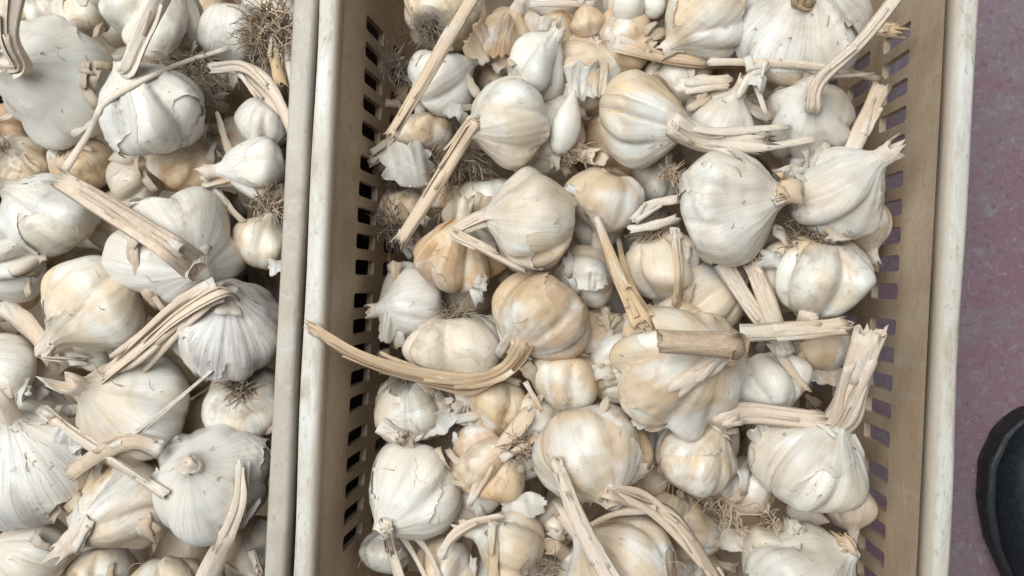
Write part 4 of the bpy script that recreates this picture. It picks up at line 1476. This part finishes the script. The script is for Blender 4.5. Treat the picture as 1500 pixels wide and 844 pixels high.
# fine crumbs of root and husk fibre caught all over the pile: nobody could count them
parts = []
r = np.random.default_rng(77)
for j in range(240):
    x, y = (r.uniform(520, 1300), r.uniform(0, 844)) if r.uniform() < .7 else (r.uniform(0, 405), r.uniform(0, 844))
    z = surf_z(x, y) + .0012
    if z < .12:
        continue
    v, f, _ = root_strands(P(x, y, z), (r.normal(), r.normal(), .12), .0005, r.uniform(.004, .016), 1, 5000 + j, thick=.0003, spread=.2)
    parts.append((v, f, None))
v, f, st = join(parts)
o = link('root_fibres', make_mesh('root_fibres', v, f, st, smooth=False), M_ROOT, None, (0, 0, 0), (0, 0, .1, 1))
o['kind'] = 'stuff'
o['label'] = 'stray root fibres caught on the garlic'
o['category'] = 'root fibres'

# crumbled husk lodged in the gaps: small shards past counting
parts = []
n_try = 0
while len(parts) < 200 and n_try < 8000:
    n_try += 1
    x, y = (r.uniform(545, 1290), r.uniform(0, 844)) if r.uniform() < .72 else (r.uniform(0, 405), r.uniform(0, 844))
    z0 = surf_z(x, y)
    near = [surf_z(x + 16 * math.cos(a), y + 16 * math.sin(a)) for a in np.linspace(0, 6.28, 7)]
    far = [surf_z(x + 42 * math.cos(a), y + 42 * math.sin(a)) for a in np.linspace(0, 6.28, 9)]
    if max(near) - z0 > .012 or np.median(far) - z0 < .008 or z0 < .08:
        continue
    c0 = P(x, y, z0 + r.uniform(.001, .005))
    a = r.uniform(0, 6.28)
    L = r.uniform(.005, .018)
    dv = np.array([math.cos(a), math.sin(a), r.normal(0, .3)]) * L / 2
    parts.append(ribbon([c0 - dv, c0 + np.array([0, 0, r.uniform(0, .25) * L]), c0 + dv], r.uniform(.003, .011), r.uniform(.002, .008), 9000 + n_try, cup=r.uniform(.05, .25), n=8, roll=r.normal(0, .35), thick=.0002))
v, f, st = join(parts)
st = st + np.array([0, 0, .45])
o = link('husk_debris', make_mesh('husk_debris', v, f, st), M_FLAKE, None, (0, 0, 0), (.3, .25, .2, 1))
o['kind'] = 'stuff'
o['label'] = 'crumbled dry husk lodged between the bulbs'
o['category'] = 'husk crumbs'

# ------------------------------------------------------------------ shoe on the floor
def shoe():
    toe = P(1541, 570, .04)
    e = empty('shoe', (toe[0], toe[1] - .02, 0), 'black leather shoe toe beside the crate on the mauve floor', 'shoe')
    e.rotation_euler = (0, 0, math.radians(9))
    Lh = .29
    yk = np.array([0, .004, .015, .04, .075, .11, .16, .21, .26, .285, .29])
    wk = np.array([.004, .016, .031, .047, .0545, .055, .046, .041, .039, .028, .006])
    ck = np.array([.0, .0, .0, 0, .0, .001, .005, .006, .003, .001, 0])
    hk = np.array([.026, .031, .037, .044, .052, .062, .085, .098, .10, .09, .06])
    n = 46
    t = (1 - np.cos(np.linspace(0, np.pi, n))) / 2 * Lh
    w, cx, h = np.interp(t, yk, wk), np.interp(t, yk, ck), np.interp(t, yk, hk)
    # sole with welt
    V, m = [], 26
    pr = [(.86, 0.002), (1.0, .004), (1.03, .012), (1.03, .020), (1.06, .022), (1.075, .0245), (1.06, .027), (.97, .0285), (.5, .0285), (.05, .0285)]
    for i in range(n):
        row = []
        for s in (-1, 1):
            seq = pr if s == -1 else pr[::-1]
            for q, z in seq:
                row.append((cx[i] + s * w[i] * q, -t[i] + (.004 if i == 0 else 0) * (q - 1), z))
        V += row
    k = len(pr) * 2
    F = [(i * k + j, i * k + (j + 1) % k, (i + 1) * k + (j + 1) % k, (i + 1) * k + j) for i in range(n - 1) for j in range(k)]
    F += [tuple(range(k)), tuple((n - 1) * k + j for j in range(k))[::-1]]
    link('sole', make_mesh('sole', V, F), M_SOLE, e)
    V = []
    for i in range(n):
        for j in range(m):
            a = math.pi * j / (m - 1)
            c_, s_ = math.cos(a), math.sin(a)
            q = .955
            x = cx[i] - w[i] * q * math.copysign(abs(c_) ** .75, c_)
            z = .027 + (h[i] - .027 + .012) * abs(s_) ** .8
            V.append((x, -t[i] - .003, z))
    F = [(i * m + j, i * m + j + 1, (i + 1) * m + j + 1, (i + 1) * m + j) for i in range(n - 1) for j in range(m - 1)]
    up = link('upper', make_mesh('upper', V, F), M_LEATHER, e)
    # raised apron seam with stitches, and the welt stitching
    seam, parts = [], []
    for i in range(6, n - 14):
        for s in (-1,):
            pass
    def on_upper(tt, frac):
        ww, cc, hh = np.interp(tt, yk, wk), np.interp(tt, yk, ck), np.interp(tt, yk, hk)
        a = math.pi * frac
        c_, s_ = math.cos(a), math.sin(a)
        return np.array([cc - ww * .955 * math.copysign(abs(c_) ** .75, c_), -tt - .003, .027 + (hh - .027 + .012) * abs(s_) ** .8])
    loop = []
    for q in np.linspace(0, 1, 60):
        if q < .38:
            tt, fr_ = .17 - (.17 - .052) * (q / .38), .20 + .06 * (q / .38)
        elif q < .62:
            a = (q - .38) / .24
            tt, fr_ = .052 - .018 * math.sin(a * math.pi), .26 + .48 * a
        else:
            tt, fr_ = .052 + (.17 - .052) * ((q - .62) / .38), .74 + .06 * ((q - .62) / .38)
        loop.append(on_upper(tt, fr_) + np.array([0, 0, .0006]))
    link('apron_seam', make_mesh('apron_seam', *tube(loop, .003, .003, .7, 3, 0, seg=8, n=110, hollow=False, ridge=0)[:2]), M_LEATHER, e)
    lp = catmull(np.array(loop), 150)
    for i in range(0, 148, 2):
        parts.append(tube([lp[i] + np.array([0, -.0032, .0008]), lp[i + 1] + np.array([0, -.0032, .0008])], .0011, .0011, .8, 1, 0, seg=5, n=3, hollow=False, ridge=0))
    v, f, s = join(parts)
    o = link('stitching', make_mesh('stitching', v, f), M_THREAD, up)
    o['kind'] = 'stuff'
    tg = []
    for i in range(4):
        tt = .105 + i * .02
        tg.append(tube([on_upper(tt, .36) + np.array([0, 0, .003]), on_upper(tt, .5) + np.array([0, 0, .004]), on_upper(tt, .64) + np.array([0, 0, .003])], .005, .005, .5, i, 0, seg=8, n=12, hollow=False, ridge=.05))
    for q in tg:
        link('lace', make_mesh('lace', q[0], q[1]), M_THREAD, e)
    return e


shoe()
